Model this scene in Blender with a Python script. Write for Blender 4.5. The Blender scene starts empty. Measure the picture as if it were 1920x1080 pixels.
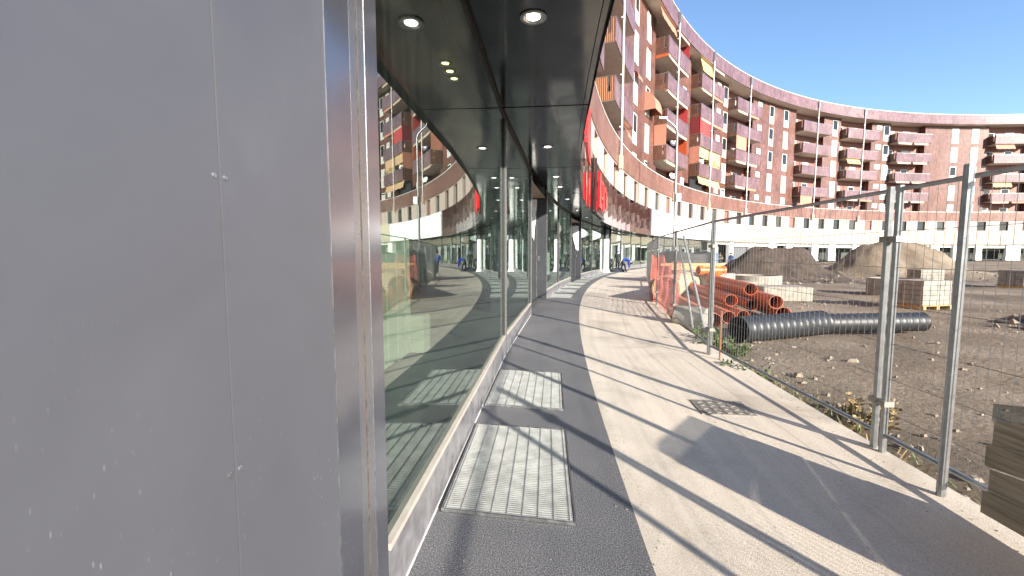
import bpy, bmesh, math, random
from mathutils import Vector, Matrix, noise
random.seed(7)
sc = bpy.context.scene
col = sc.collection
R_ = math.radians
CX, CY = 101.629, -4.938          # centre of the round plaza; the facade is an arc about it
RW = 102.396                      # radius of the shopfront glass line
def P(a, r, z):                   # arc angle (degrees), radius, height -> world
    t = R_(a); return Vector((CX - r*math.cos(t), CY + r*math.sin(t), z))
def lin(c):                       # sRGB 0-255 -> linear
    return tuple((x/255/12.92 if x/255 <= .04045 else ((x/255+.055)/1.055)**2.4) for x in c)

# ------------------------------------------------------------------ materials
def newmat(name):
    m = bpy.data.materials.new(name); m.use_nodes = True
    nt = m.node_tree; b = nt.nodes['Principled BSDF']
    return m, nt, b
def N(nt, t, **k):
    n = nt.nodes.new(t)
    for a, v in k.items():
        if a in n.inputs: n.inputs[a].default_value = v
        else: setattr(n, a, v)
    return n
def L(nt, a, b): nt.links.new(a, b)
def ramp(nt, fac, stops):
    r = nt.nodes.new('ShaderNodeValToRGB'); e = r.color_ramp.elements
    while len(e) < len(stops): e.new(.5)
    for i, (p, c) in enumerate(stops):
        e[i].position = p; e[i].color = (*c, 1) if len(c) == 3 else c
    L(nt, fac, r.inputs[0]); return r.outputs[0]
def plain(name, c, rough=.5, metal=0, var=.12, scale=8, bump=0, bscale=60, coord='Object', vscale=(1,1,1), spec=.5, rvar=0):
    m, nt, b = newmat(name)
    tc = N(nt, 'ShaderNodeTexCoord'); mp = N(nt, 'ShaderNodeMapping'); mp.inputs['Scale'].default_value = vscale
    L(nt, tc.outputs[coord], mp.inputs[0])
    n = N(nt, 'ShaderNodeTexNoise', Scale=scale, Detail=6.0, Roughness=.6); L(nt, mp.outputs[0], n.inputs['Vector'])
    lo = tuple(max(0, x*(1-var)) for x in c); hi = tuple(min(1, x*(1+var)) for x in c)
    L(nt, ramp(nt, n.outputs[0], [(.3, lo), (.7, hi)]), b.inputs['Base Color'])
    b.inputs['Roughness'].default_value = rough; b.inputs['Metallic'].default_value = metal
    b.inputs['Specular IOR Level'].default_value = spec
    if rvar:
        L(nt, ramp(nt, n.outputs[0], [(.3, (rough-rvar,)*3), (.7, (rough+rvar,)*3)]), b.inputs['Roughness'])
    if bump:
        n2 = N(nt, 'ShaderNodeTexNoise', Scale=bscale, Detail=5.0); L(nt, mp.outputs[0], n2.inputs['Vector'])
        bp = N(nt, 'ShaderNodeBump', Strength=bump, Distance=.02); L(nt, n2.outputs[0], bp.inputs['Height']); L(nt, bp.outputs[0], b.inputs['Normal'])
    return m
M = {}
def brown_mat(name, shades, rough=.32, rib=True, patch=.5):
    m, nt, b = newmat(name)
    tc = N(nt, 'ShaderNodeTexCoord')
    mp = N(nt, 'ShaderNodeMapping'); mp.inputs['Scale'].default_value = (7, .9, 1); L(nt, tc.outputs['UV'], mp.inputs[0])
    n = N(nt, 'ShaderNodeTexNoise', Scale=1.0, Detail=5.0, Roughness=.7); L(nt, mp.outputs[0], n.inputs['Vector'])
    mp2 = N(nt, 'ShaderNodeMapping'); mp2.inputs['Scale'].default_value = (.38, .13, 1); L(nt, tc.outputs['UV'], mp2.inputs[0])
    n2 = N(nt, 'ShaderNodeTexNoise', Scale=1.0, Detail=2.0); L(nt, mp2.outputs[0], n2.inputs['Vector'])
    br = N(nt, 'ShaderNodeTexBrick', Scale=1.0); br.offset = .0
    br.inputs['Brick Width'].default_value = .24; br.inputs['Row Height'].default_value = .62
    br.inputs['Mortar Size'].default_value = .012; br.inputs['Color1'].default_value = (.68,.67,.66,1); br.inputs['Color2'].default_value = (1.22,1.18,1.14,1); br.inputs['Mortar'].default_value = (.5,.47,.45,1)
    L(nt, tc.outputs['UV'], br.inputs['Vector'])
    mx = N(nt, 'ShaderNodeMath', operation='MULTIPLY_ADD'); L(nt, n2.outputs[0], mx.inputs[0]); mx.inputs[1].default_value = patch; 
    ad = N(nt, 'ShaderNodeMath', operation='MULTIPLY'); L(nt, n.outputs[0], ad.inputs[0]); ad.inputs[1].default_value = 1-patch
    L(nt, ad.outputs[0], mx.inputs[2])
    c = ramp(nt, mx.outputs[0], [(.38, shades[0]), (.5, shades[1]), (.62, shades[2])])
    mul = N(nt, 'ShaderNodeMix', data_type='RGBA', blend_type='MULTIPLY'); mul.inputs['Factor'].default_value = 1
    L(nt, c, mul.inputs['A']); L(nt, br.outputs['Color'], mul.inputs['B']); L(nt, mul.outputs['Result'], b.inputs['Base Color'])
    b.inputs['Roughness'].default_value = rough
    bp = N(nt, 'ShaderNodeBump', Strength=.35, Distance=.03); L(nt, br.outputs['Fac'], bp.inputs['Height']); bp.invert = True; L(nt, bp.outputs[0], b.inputs['Normal'])
    return m
M['brown'] = brown_mat('brown_ceramic_cladding', [(.105,.048,.036), (.15,.072,.058), (.18,.1,.088)])
M['purple'] = brown_mat('purple_sheen_ceramic_cladding', [(.12,.07,.08), (.165,.098,.115), (.21,.135,.15)])  # purple mixed into the base stands for sky sheen on glancing faces
M['slat'] = brown_mat('brown_slat_screen', [(.07,.03,.02), (.11,.048,.032), (.15,.07,.045)], rough=.5)
M['band'] = brown_mat('red_brown_cladding', [(.14,.067,.053), (.185,.092,.074), (.22,.118,.1)])
def orange_slats():
    m, nt, b = newmat('orange_timber_slats')
    tc = N(nt, 'ShaderNodeTexCoord'); w = N(nt, 'ShaderNodeTexWave', Scale=2.2, Distortion=1.5); w.bands_direction = 'X'
    L(nt, tc.outputs['UV'], w.inputs['Vector'])
    L(nt, ramp(nt, w.outputs['Fac'], [(.15, (.05,.02,.012)), (.5, (.22,.075,.03)), (.95, (.38,.2,.11))]), b.inputs['Base Color']); b.inputs['Roughness'].default_value = .5
    return m
M['oslat'] = orange_slats()
M['beige'] = plain('pale_pink_render', (.42,.335,.295), .7, var=.06, scale=1.2, vscale=(1,1,.15))
M['soffit_plaster'] = plain('balcony_soffit_plaster', (.58,.52,.45), .8, var=.1, scale=2)
M['white'] = plain('white_paint', (.72,.72,.7), .45, var=.05)
M['whitewall'] = plain('white_render', (.72,.72,.7), .7, var=.06, scale=1.5)
M['wrap'] = plain('white_protective_sheet', (.88,.89,.9), .5, var=.05, scale=1.2, bump=.6, bscale=2.5)
M['film'] = plain('white_plastic_film', (.7,.72,.75), .3, var=.12, scale=6, bump=.8, bscale=9)
M['cane'] = plain('beige_cane_screen', (.42,.345,.27), .8, var=.3, scale=9, vscale=(1,1,.1), bump=.4, bscale=20)
M['black'] = plain('black_metal', (.012,.012,.013), .35, var=.2)
M['rubber'] = plain('black_gasket', (.015,.014,.013), .55, var=.3, scale=20)
M['brownseal'] = plain('dusty_brown_sealant', (.09,.07,.055), .6, var=.5, scale=30)
M['steel'] = plain('galvanised_steel', (.5,.51,.52), .38, 1, var=.18, scale=25, rvar=.08)
M['post'] = plain('dull_galvanised_post', (.3,.31,.32), .45, .85, var=.2, scale=18)
M['wire'] = plain('dull_zinc_wire', (.2,.205,.21), .6, .6, var=.2, scale=18)
M['grate'] = plain('zinc_grating', (.34,.355,.352), .55, .3, var=.22, scale=9, rvar=.1)
M['pit_shade'] = plain('dark_pit_shade', (.02,.02,.022), .9)
def panel_mat(name, c, rough, metal=.75, dirt=.5, bump=.02):
    m, nt, b = newmat(name)
    tc = N(nt, 'ShaderNodeTexCoord')
    n = N(nt, 'ShaderNodeTexNoise', Scale=2.2, Detail=8.0, Roughness=.65, Distortion=.6); L(nt, tc.outputs['Object'], n.inputs['Vector'])
    mpv = N(nt, 'ShaderNodeMapping'); mpv.inputs['Scale'].default_value = (1,1,.3); L(nt, tc.outputs['Object'], mpv.inputs[0])
    v = N(nt, 'ShaderNodeTexVoronoi', Scale=85.0); L(nt, mpv.outputs[0], v.inputs['Vector'])
    spots = ramp(nt, v.outputs['Distance'], [(.06, (dirt,)*3), (.17, (0,0,0))])
    n3 = N(nt, 'ShaderNodeTexNoise', Scale=4.0, Detail=3.0); L(nt, tc.outputs['Object'], n3.inputs['Vector'])
    gate = ramp(nt, n3.outputs[0], [(.5, (0,0,0)), (.62, (1,1,1))])
    sx = N(nt, 'ShaderNodeSeparateXYZ'); L(nt, tc.outputs['Object'], sx.inputs[0])
    low = N(nt, 'ShaderNodeMapRange'); L(nt, sx.outputs['Z'], low.inputs['Value']); low.inputs['From Min'].default_value = 1.5; low.inputs['From Max'].default_value = 1.0
    g1 = N(nt, 'ShaderNodeMath', operation='MULTIPLY'); L(nt, spots, g1.inputs[0]); L(nt, gate, g1.inputs[1])
    g2 = N(nt, 'ShaderNodeMath', operation='MULTIPLY'); L(nt, g1.outputs[0], g2.inputs[0]); L(nt, low.outputs[0], g2.inputs[1])
    base = ramp(nt, n.outputs[0], [(.25, tuple(x*.93 for x in c)), (.5, c), (.6, tuple(x*1.02 for x in c)), (.75, tuple(x*1.09 for x in c))])
    mx = N(nt, 'ShaderNodeMix', data_type='RGBA'); L(nt, g2.outputs[0], mx.inputs['Factor']); L(nt, base, mx.inputs['A']); mx.inputs['B'].default_value = (.6,.58,.54,1)
    L(nt, mx.outputs['Result'], b.inputs['Base Color'])
    rr = ramp(nt, n.outputs[0], [(.3, (rough*.85,)*3), (.72, (rough*1.2,)*3)])
    mr = N(nt, 'ShaderNodeMath', operation='MAXIMUM'); L(nt, rr, mr.inputs[0]); L(nt, g2.outputs[0], mr.inputs[1]); L(nt, mr.outputs[0], b.inputs['Roughness'])
    b.inputs['Metallic'].default_value = metal
    n4 = N(nt, 'ShaderNodeTexNoise', Scale=1.3, Detail=2.0); L(nt, tc.outputs['Object'], n4.inputs['Vector'])
    bp = N(nt, 'ShaderNodeBump', Strength=bump, Distance=.1); L(nt, n4.outputs[0], bp.inputs['Height']); L(nt, bp.outputs[0], b.inputs['Normal'])
    return m
M['panel_matt'] = panel_mat('satin_grey_panel', (.12,.124,.145), .5, .45, dirt=.35)
M['panel'] = panel_mat('glossy_grey_panel', (.22,.225,.265), .17, .8, bump=.05)
M['frame'] = panel_mat('grey_frame_profile', (.25,.25,.27), .26, .75)
M['reveal'] = panel_mat('dark_grey_reveal', (.045,.05,.06), .4, .2)
M['plinth'] = plain('scuffed_steel_plinth', (.31,.305,.32), .36, .6, var=.3, scale=9, bump=.08, bscale=14, rvar=.12)
M['ledge'] = plain('pale_aluminium_ledge', (.5,.45,.4), .45, .3, var=.1, scale=14)
def gloss_dark():
    m, nt, b = newmat('glossy_dark_soffit_panel')
    tc = N(nt, 'ShaderNodeTexCoord'); n = N(nt, 'ShaderNodeTexNoise', Scale=3.0, Detail=6.0); L(nt, tc.outputs['Object'], n.inputs['Vector'])
    L(nt, ramp(nt, n.outputs[0], [(.3, (.006,.0075,.010)), (.7, (.010,.0115,.015))]), b.inputs['Base Color'])
    L(nt, ramp(nt, n.outputs[0], [(.3, (.06,)*3), (.75, (.17,)*3)]), b.inputs['Roughness'])
    b.inputs['IOR'].default_value = 1.75
    n4 = N(nt, 'ShaderNodeTexNoise', Scale=.9, Detail=1.0); L(nt, tc.outputs['Object'], n4.inputs['Vector'])
    bp = N(nt, 'ShaderNodeBump', Strength=.09, Distance=.1); L(nt, n4.outputs[0], bp.inputs['Height']); L(nt, bp.outputs[0], b.inputs['Normal'])
    return m
M['soffit'] = gloss_dark()
def mirror_fascia():
    m, nt, b = newmat('polished_fascia_panel')
    tc = N(nt, 'ShaderNodeTexCoord'); n = N(nt, 'ShaderNodeTexNoise', Scale=.7, Detail=3.0); L(nt, tc.outputs['Object'], n.inputs['Vector'])
    L(nt, ramp(nt, n.outputs[0], [(.3, (.27,.24,.25)), (.7, (.32,.285,.295))]), b.inputs['Base Color'])
    b.inputs['Metallic'].default_value = 1; b.inputs['Roughness'].default_value = .045; b.inputs['Specular Tint'].default_value = (.5,.45,.46,1)
    n4 = N(nt, 'ShaderNodeTexNoise', Scale=.55, Detail=1.0); L(nt, tc.outputs['Object'], n4.inputs['Vector'])
    bp = N(nt, 'ShaderNodeBump', Strength=.05, Distance=.1); L(nt, n4.outputs[0], bp.inputs['Height']); L(nt, bp.outputs[0], b.inputs['Normal'])
    return m
M['fascia'] = mirror_fascia()
def glass_mat(name, tint, ior, gcol=(.84,.95,.91), streak=0):
    m, nt, b = newmat(name); nt.nodes.remove(b); out = nt.nodes['Material Output']
    tr = N(nt, 'ShaderNodeBsdfTransparent'); tr.inputs[0].default_value = (*tint, 1)
    gl = N(nt, 'ShaderNodeBsdfGlossy'); gl.inputs['Color'].default_value = (*gcol, 1); gl.inputs['Roughness'].default_value = .004
    fr = N(nt, 'ShaderNodeFresnel'); fr.inputs['IOR'].default_value = ior
    ge = N(nt, 'ShaderNodeNewGeometry'); inv = N(nt, 'ShaderNodeMath', operation='SUBTRACT'); inv.inputs[0].default_value = 1; L(nt, ge.outputs['Backfacing'], inv.inputs[1])
    mu = N(nt, 'ShaderNodeMath', operation='MULTIPLY'); L(nt, fr.outputs[0], mu.inputs[0]); L(nt, inv.outputs[0], mu.inputs[1])
    tc = N(nt, 'ShaderNodeTexCoord'); n4 = N(nt, 'ShaderNodeTexNoise', Scale=.8, Detail=.0); L(nt, tc.outputs['Object'], n4.inputs['Vector'])
    bp = N(nt, 'ShaderNodeBump', Strength=.012, Distance=.1); L(nt, n4.outputs[0], bp.inputs['Height']); L(nt, bp.outputs[0], gl.inputs['Normal'])
    mx = N(nt, 'ShaderNodeMixShader'); L(nt, mu.outputs[0], mx.inputs[0]); L(nt, tr.outputs[0], mx.inputs[1]); L(nt, gl.outputs[0], mx.inputs[2])
    last = mx.outputs[0]
    if streak:                        # dried rain streaks and dust on the pane
        mp = N(nt, 'ShaderNodeMapping'); mp.inputs['Scale'].default_value = (16,16,.35); L(nt, tc.outputs['Object'], mp.inputs[0])
        n5 = N(nt, 'ShaderNodeTexNoise', Scale=1.0, Detail=5.0, Roughness=.7); L(nt, mp.outputs[0], n5.inputs['Vector'])
        df = N(nt, 'ShaderNodeBsdfDiffuse'); df.inputs[0].default_value = (.5,.54,.5,1)
        s = ramp(nt, n5.outputs[0], [(.42, (streak*.15,)*3), (.8, (streak,)*3)])
        m2 = N(nt, 'ShaderNodeMixShader'); L(nt, s, m2.inputs[0]); L(nt, last, m2.inputs[1]); L(nt, df.outputs[0], m2.inputs[2]); last = m2.outputs[0]
    L(nt, last, out.inputs['Surface']); return m
M['glass'] = glass_mat('tinted_shop_glass', (.72,.8,.76), 3.8, streak=.025)
M['clearfilm'] = glass_mat('cloudy_plastic_strip', (.55,.56,.57), 1.5, (.9,.9,.9), streak=.3)
M['winglass'] = plain('dark_window_glass', (.02,.024,.028), .08, spec=.4)
M['shutter'] = plain('white_roller_shutter', (.5,.5,.47), .5, var=.05)
M['asphalt'] = None
def asphalt():
    m, nt, b = newmat('dark_fine_asphalt')
    tc = N(nt, 'ShaderNodeTexCoord')
    n = N(nt, 'ShaderNodeTexNoise', Scale=135.0, Detail=3.0, Roughness=.8); L(nt, tc.outputs['Object'], n.inputs['Vector'])
    n2 = N(nt, 'ShaderNodeTexNoise', Scale=.9, Detail=6.0); L(nt, tc.outputs['Object'], n2.inputs['Vector'])
    c1 = ramp(nt, n.outputs[0], [(.36, (.02,.021,.025)), (.5, (.085,.088,.098)), (.62, (.27,.27,.28))])
    c2 = ramp(nt, n2.outputs[0], [(.3, (.82,.82,.84)), (.7, (1.18,1.16,1.13))])
    mul = N(nt, 'ShaderNodeMix', data_type='RGBA', blend_type='MULTIPLY'); mul.inputs['Factor'].default_value = 1
    L(nt, c1, mul.inputs['A']); L(nt, c2, mul.inputs['B']); L(nt, mul.outputs['Result'], b.inputs['Base Color'])
    b.inputs['Roughness'].default_value = .75
    bp = N(nt, 'ShaderNodeBump', Strength=.6, Distance=.004); L(nt, n.outputs[0], bp.inputs['Height']); L(nt, bp.outputs[0], b.inputs['Normal'])
    return m
M['asphalt'] = asphalt()
def concrete_path():
    m, nt, b = newmat('pale_brushed_concrete')
    tc = N(nt, 'ShaderNodeTexCoord')
    n = N(nt, 'ShaderNodeTexNoise', Scale=140.0, Detail=4.0, Roughness=.7); L(nt, tc.outputs['Object'], n.inputs['Vector'])
    n2 = N(nt, 'ShaderNodeTexNoise', Scale=.8, Detail=8.0, Roughness=.62, Distortion=.8); L(nt, tc.outputs['Object'], n2.inputs['Vector'])
    mp = N(nt, 'ShaderNodeMapping'); mp.inputs['Scale'].default_value = (9, .35, 1); L(nt, tc.outputs['UV'], mp.inputs[0])
    n3 = N(nt, 'ShaderNodeTexNoise', Scale=1.0, Detail=4.0); L(nt, mp.outputs[0], n3.inputs['Vector'])
    c1 = ramp(nt, n.outputs[0], [(.3, (.28,.245,.21)), (.5, (.5,.455,.4)), (.75, (.62,.57,.51))])
    c2 = ramp(nt, n2.outputs[0], [(.28, (.72,.69,.65)), (.48, (1,.99,.97)), (.72, (1.12,1.08,1.03))])
    c3 = ramp(nt, n3.outputs[0], [(.3, (.9,.89,.88)), (.65, (1.05,1.05,1.05))])
    a = None; prev = c1
    for c in (c2, c3):
        mul = N(nt, 'ShaderNodeMix', data_type='RGBA', blend_type='MULTIPLY'); mul.inputs['Factor'].default_value = 1
        L(nt, prev, mul.inputs['A']); L(nt, c, mul.inputs['B']); prev = mul.outputs['Result']
    L(nt, prev, b.inputs['Base Color']); b.inputs['Roughness'].default_value = .85
    bp = N(nt, 'ShaderNodeBump', Strength=.5, Distance=.006); L(nt, n.outputs[0], bp.inputs['Height'])
    bp2 = N(nt, 'ShaderNodeBump', Strength=.25, Distance=.02); L(nt, n2.outputs[0], bp2.inputs['Height']); L(nt, bp.outputs[0], bp2.inputs['Normal']); L(nt, bp2.outputs[0], b.inputs['Normal'])
    return m
M['path'] = concrete_path()
def soil_mat():
    m, nt, b = newmat('stony_building_soil')
    tc = N(nt, 'ShaderNodeTexCoord')
    n = N(nt, 'ShaderNodeTexNoise', Scale=.35, Detail=7.0, Roughness=.6, Distortion=.5); L(nt, tc.outputs['Object'], n.inputs['Vector'])
    n2 = N(nt, 'ShaderNodeTexNoise', Scale=11.0, Detail=8.0, Roughness=.75); L(nt, tc.outputs['Object'], n2.inputs['Vector'])
    v = N(nt, 'ShaderNodeTexVoronoi', Scale=17.0, Randomness=1.0); L(nt, tc.outputs['Object'], v.inputs['Vector'])
    c1 = ramp(nt, n.outputs[0], [(.3, (.1,.075,.052)), (.5, (.19,.15,.11)), (.68, (.28,.235,.185))])
    c2 = ramp(nt, n2.outputs[0], [(.3, (.6,.58,.55)), (.55, (1,1,1)), (.75, (1.35,1.33,1.3))])
    mul = N(nt, 'ShaderNodeMix', data_type='RGBA', blend_type='MULTIPLY'); mul.inputs['Factor'].default_value = 1
    L(nt, c1, mul.inputs['A']); L(nt, c2, mul.inputs['B']); L(nt, mul.outputs['Result'], b.inputs['Base Color']); b.inputs['Roughness'].default_value = .95
    bp = N(nt, 'ShaderNodeBump', Strength=1.0, Distance=.06); L(nt, n2.outputs[0], bp.inputs['Height'])
    bp2 = N(nt, 'ShaderNodeBump', Strength=.5, Distance=.03); bp2.invert = True; L(nt, v.outputs['Distance'], bp2.inputs['Height']); L(nt, bp.outputs[0], bp2.inputs['Normal']); L(nt, bp2.outputs[0], b.inputs['Normal'])
    return m
M['soil'] = soil_mat()
M['pvc'] = plain('orange_brown_pvc', (.44,.095,.035), .42, var=.14, scale=4)
M['pvc_dusty'] = plain('dusty_orange_pvc', (.4,.13,.07), .6, var=.22, scale=5)
M['pvc_bright'] = plain('bright_orange_pvc', (.6,.13,.02), .35, var=.08)
M['blackpipe'] = plain('black_corrugated_pipe', (.018,.02,.024), .45, var=.3)
M['concrete'] = plain('grey_precast_concrete', (.25,.235,.21), .9, var=.3, scale=5, bump=.5, bscale=40)
M['creampipe'] = plain('cream_cement_pipe', (.42,.33,.22), .75, var=.12, scale=3, bump=.2)
M['wood'] = plain('sawn_yellow_timber', (.42,.27,.12), .7, var=.25, scale=5, vscale=(1,1,6))
M['tarp'] = plain('black_plastic_sheet', (.014,.014,.016), .6, var=.3, scale=3, bump=.7, bscale=4)
M['silver'] = plain('silver_foil_sheet', (.6,.6,.62), .3, .7, var=.25, scale=5, bump=.8, bscale=6)
M['bluetarp'] = plain('faded_blue_tarpaulin', (.09,.12,.19), .5, var=.25, scale=3, bump=.5, bscale=4)
M['darksoil'] = plain('dark_excavated_soil', (.045,.032,.025), .95, var=.5, scale=3, bump=1, bscale=9)
M['stone'] = plain('dusty_field_stone', (.2,.17,.135), .9, var=.45, scale=2.5)
M['rust'] = plain('rusty_iron', (.2,.085,.04), .8, var=.4, scale=30)
M['castiron'] = plain('worn_cast_iron', (.26,.24,.215), .6, .5, var=.25, scale=20)
M['plank'] = plain('weathered_grey_plank', (.24,.2,.15), .8, var=.4, scale=5, vscale=(4,.35,9), bump=.4, bscale=8)
M['net'] = plain('orange_plastic_net', (.4,.06,.03), .5, var=.15)
M['netred'] = plain('red_plastic_net', (.34,.05,.04), .5, var=.15)
M['red'] = plain('red_acrylic', (.8,.006,.012), .25, var=.03)
M['curt_red'] = plain('red_balcony_curtain', (.36,.035,.035), .7, var=.1, scale=2)
M['curt_dred'] = plain('dark_red_curtain', (.16,.018,.022), .7, var=.1, scale=2)
M['curt_salmon'] = plain('salmon_awning_cloth', (.44,.19,.13), .7, var=.1, scale=2)
M['curt_orange'] = plain('orange_curtain', (.42,.07,.018), .7, var=.1, scale=2)
M['curt_cream'] = plain('cream_awning_cloth', (.46,.3,.17), .7, var=.1, scale=2)
M['curt_yellow'] = plain('pale_yellow_awning_cloth', (.5,.37,.15), .7, var=.08, scale=2)
M['stripe'] = plain('pale_peach_awning_box', (.45,.34,.26), .6, var=.1, scale=3)
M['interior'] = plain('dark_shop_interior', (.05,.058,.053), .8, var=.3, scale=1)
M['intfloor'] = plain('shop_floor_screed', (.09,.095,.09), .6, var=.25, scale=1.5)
M['board'] = plain('pale_yellowish_board', (.4,.41,.34), .8, var=.1, scale=10, vscale=(1,1,.2))
M['board2'] = plain('pale_green_board', (.36,.36,.3), .8, var=.1, scale=3)
M['door'] = plain('pink_brown_door', (.22,.1,.08), .6, var=.1)
M['bush'] = plain('green_leaf', (.055,.085,.025), .6, var=.5, scale=6)
M['drybush'] = plain('dry_yellow_leaf', (.2,.14,.06), .7, var=.5, scale=6)
M['skin'] = plain('skin', (.36,.2,.14), .6, var=.05)
M['bluecloth'] = plain('royal_blue_workwear', (.012,.04,.36), .8, var=.1, scale=6)
M['navy'] = plain('dark_navy_cloth', (.018,.022,.04), .85, var=.2, scale=6)
M['darkgreen'] = plain('dark_green_cloth', (.02,.032,.026), .85, var=.2, scale=6)
M['lightblue'] = plain('mid_blue_jacket', (.05,.1,.32), .8, var=.1, scale=6)
M['hair'] = plain('dark_hair', (.015,.011,.009), .7)
M['shoe'] = plain('dark_shoe', (.02,.018,.016), .6)
M['chrome'] = plain('lamp_reflector', (.85,.83,.78), .12, 1, var=.02)
def emis(name, c, s):
    m, nt, b = newmat(name); b.inputs['Emission Color'].default_value = (*c, 1); b.inputs['Emission Strength'].default_value = s
    n = N(nt, 'ShaderNodeTexNoise', Scale=20.0); L(nt, ramp(nt, n.outputs[0], [(0, (.8,.8,.8)), (1, (.9,.9,.9))]), b.inputs['Base Color']); return m
M['lamp'] = emis('lamp_glow', (1,.97,.9), 5.0)
M['ylamp'] = emis('warm_lamp_glow', (1,.72,.3), 3.0)

# ------------------------------------------------------------------ mesh helpers
class MB:
    def __init__(s): s.v = []; s.f = []; s.uv = []; s.m = []; s.mats = []
    def mi(s, m):
        if m is None: return 0
        if m not in s.mats: s.mats.append(m)
        return s.mats.index(m)
    def face(s, pts, uvs=None, m=None):
        i = len(s.v); s.v += [tuple(p) for p in pts]; s.f.append(tuple(range(i, i+len(pts))))
        s.uv.append(uvs or [(p[0]+p[1], p[2]) for p in pts]); s.m.append(s.mi(m))
    def arcbox(s, a0, a1, r0, r1, z0, z1, m=None, step=.6, faces='iotbse'):
        n = max(1, math.ceil(abs(a1-a0)/step))
        for k in range(n):
            b0 = a0+(a1-a0)*k/n; b1 = a0+(a1-a0)*(k+1)/n
            s0, s1 = R_(b0)*101.4, R_(b1)*101.4
            A, B, C, D = P(b0,r0,z0), P(b1,r0,z0), P(b1,r0,z1), P(b0,r0,z1)
            E, F, G, H = P(b0,r1,z0), P(b1,r1,z0), P(b1,r1,z1), P(b0,r1,z1)
            if 'i' in faces: s.face([B,A,D,C], [(s1,z0),(s0,z0),(s0,z1),(s1,z1)], m)
            if 'o' in faces: s.face([E,F,G,H], [(s0,z0),(s1,z0),(s1,z1),(s0,z1)], m)
            if 't' in faces: s.face([D,H,G,C], [(s0,r0),(s0,r1),(s1,r1),(s1,r0)], m)
            if 'b' in faces: s.face([A,B,F,E], [(s0,r0),(s1,r0),(s1,r1),(s0,r1)], m)
            if k == 0 and 's' in faces: s.face([A,E,H,D], [(r0,z0),(r1,z0),(r1,z1),(r0,z1)], m)
            if k == n-1 and 'e' in faces: s.face([F,B,C,G], [(r1,z0),(r0,z0),(r0,z1),(r1,z1)], m)
        return s
    def sheet(s, pts, th, m=None):      # planar polygon given thickness along its normal
        pts = [Vector(p) for p in pts]; n = (pts[1]-pts[0]).cross(pts[2]-pts[0]).normalized()*th
        q = [p-n for p in pts]; s.face(pts, None, m); s.face(q[::-1], None, m)
        k = len(pts)
        for i in range(k): s.face([pts[i], q[i], q[(i+1)%k], pts[(i+1)%k]], None, m)
        return s
    def box(s, c, d, m=None, rot=0, axes=None):
        c = Vector(c); X = Vector((math.cos(rot), math.sin(rot), 0)); Y = Vector((-math.sin(rot), math.cos(rot), 0)); Z = Vector((0,0,1))
        if axes: X, Y, Z = axes
        x, y, z = X*d[0]/2, Y*d[1]/2, Z*d[2]/2
        p = [c-x-y-z, c+x-y-z, c+x+y-z, c-x+y-z, c-x-y+z, c+x-y+z, c+x+y+z, c-x+y+z]
        for f in ((0,3,2,1),(4,5,6,7),(0,1,5,4),(1,2,6,5),(2,3,7,6),(3,0,4,7)): s.face([p[i] for i in f], None, m)
        return s
    def tube(s, pts, r, n=8, m=None, cap=True):
        pts = [Vector(p) for p in pts]; rr = r if isinstance(r, (list, tuple)) else [r]*len(pts)
        rings = []
        up = None
        for i, p in enumerate(pts):
            t = (pts[min(i+1, len(pts)-1)] - pts[max(i-1, 0)]).normalized()
            if up is None: up = Vector((0,0,1)) if abs(t.z) < .9 else Vector((1,0,0))
            x = t.cross(up).normalized(); y = x.cross(t).normalized(); up = y
            rings.append([p + (x*math.cos(2*math.pi*k/n) + y*math.sin(2*math.pi*k/n))*rr[i] for k in range(n)])
        for a, b in zip(rings, rings[1:]):
            for k in range(n): s.face([a[k], b[k], b[(k+1)%n], a[(k+1)%n]], None, m)
        if cap: s.face(rings[0], None, m); s.face(rings[-1][::-1], None, m)
        return s
    def lathe(s, c, prof, axis='z', n=24, m=None, R=None):
        c = Vector(c)
        def pt(r, h, k):
            v = Vector((r*math.cos(2*math.pi*k/n), r*math.sin(2*math.pi*k/n), h))
            if R: v = R @ v
            return c+v
        for (r0,h0),(r1,h1) in zip(prof, prof[1:]):
            for k in range(n):
                q = [pt(r0,h0,k), pt(r0,h0,k+1), pt(r1,h1,k+1), pt(r1,h1,k)]
                if r0 < 1e-6: q = q[1:]
                elif r1 < 1e-6: q = q[:3]
                s.face(q, None, m)
        return s
    def build(s, name, mat=None, parent=None, smooth=False, origin=None):
        me = bpy.data.meshes.new(name)
        o0 = Vector(origin) if origin else Vector((0,0,0))
        if parent is not None and origin is None: o0 = parent['_o'].to_list() if False else Vector(parent['_org'])
        me.from_pydata([tuple(Vector(v)-o0) for v in s.v], [], s.f)
        uvl = me.uv_layers.new(name='UVMap')
        flat = [c for f in s.uv for u in f for c in u]
        uvl.data.foreach_set('uv', flat)
        mats = ([mat] if mat else []) + [m for m in s.mats]
        if mat and s.mats:
            pass
        for m in mats: me.materials.append(m)
        if len(mats) > 1: me.polygons.foreach_set('material_index', [i + (1 if (mat and s.mats and False) else 0) for i in s.m])
        if smooth:
            bm = bmesh.new(); bm.from_mesh(me); bmesh.ops.remove_doubles(bm, verts=bm.verts, dist=1e-5); bmesh.ops.recalc_face_normals(bm, faces=bm.faces)
            bm.to_mesh(me); bm.free()
            me.polygons.foreach_set('use_smooth', [True]*len(me.polygons))
            try: me.set_sharp_from_angle(angle=R_(40))
            except Exception: pass
        me.update()
        o = bpy.data.objects.new(name, me); col.objects.link(o)
        if parent is not None: o.parent = parent
        else: o.location = o0
        o['_org'] = list(o0)
        return o
def tag(o, label, cat, group=None, kind=None):
    o['label'] = label; o['category'] = cat
    if group: o['group'] = group
    if kind: o['kind'] = kind
    return o
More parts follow.
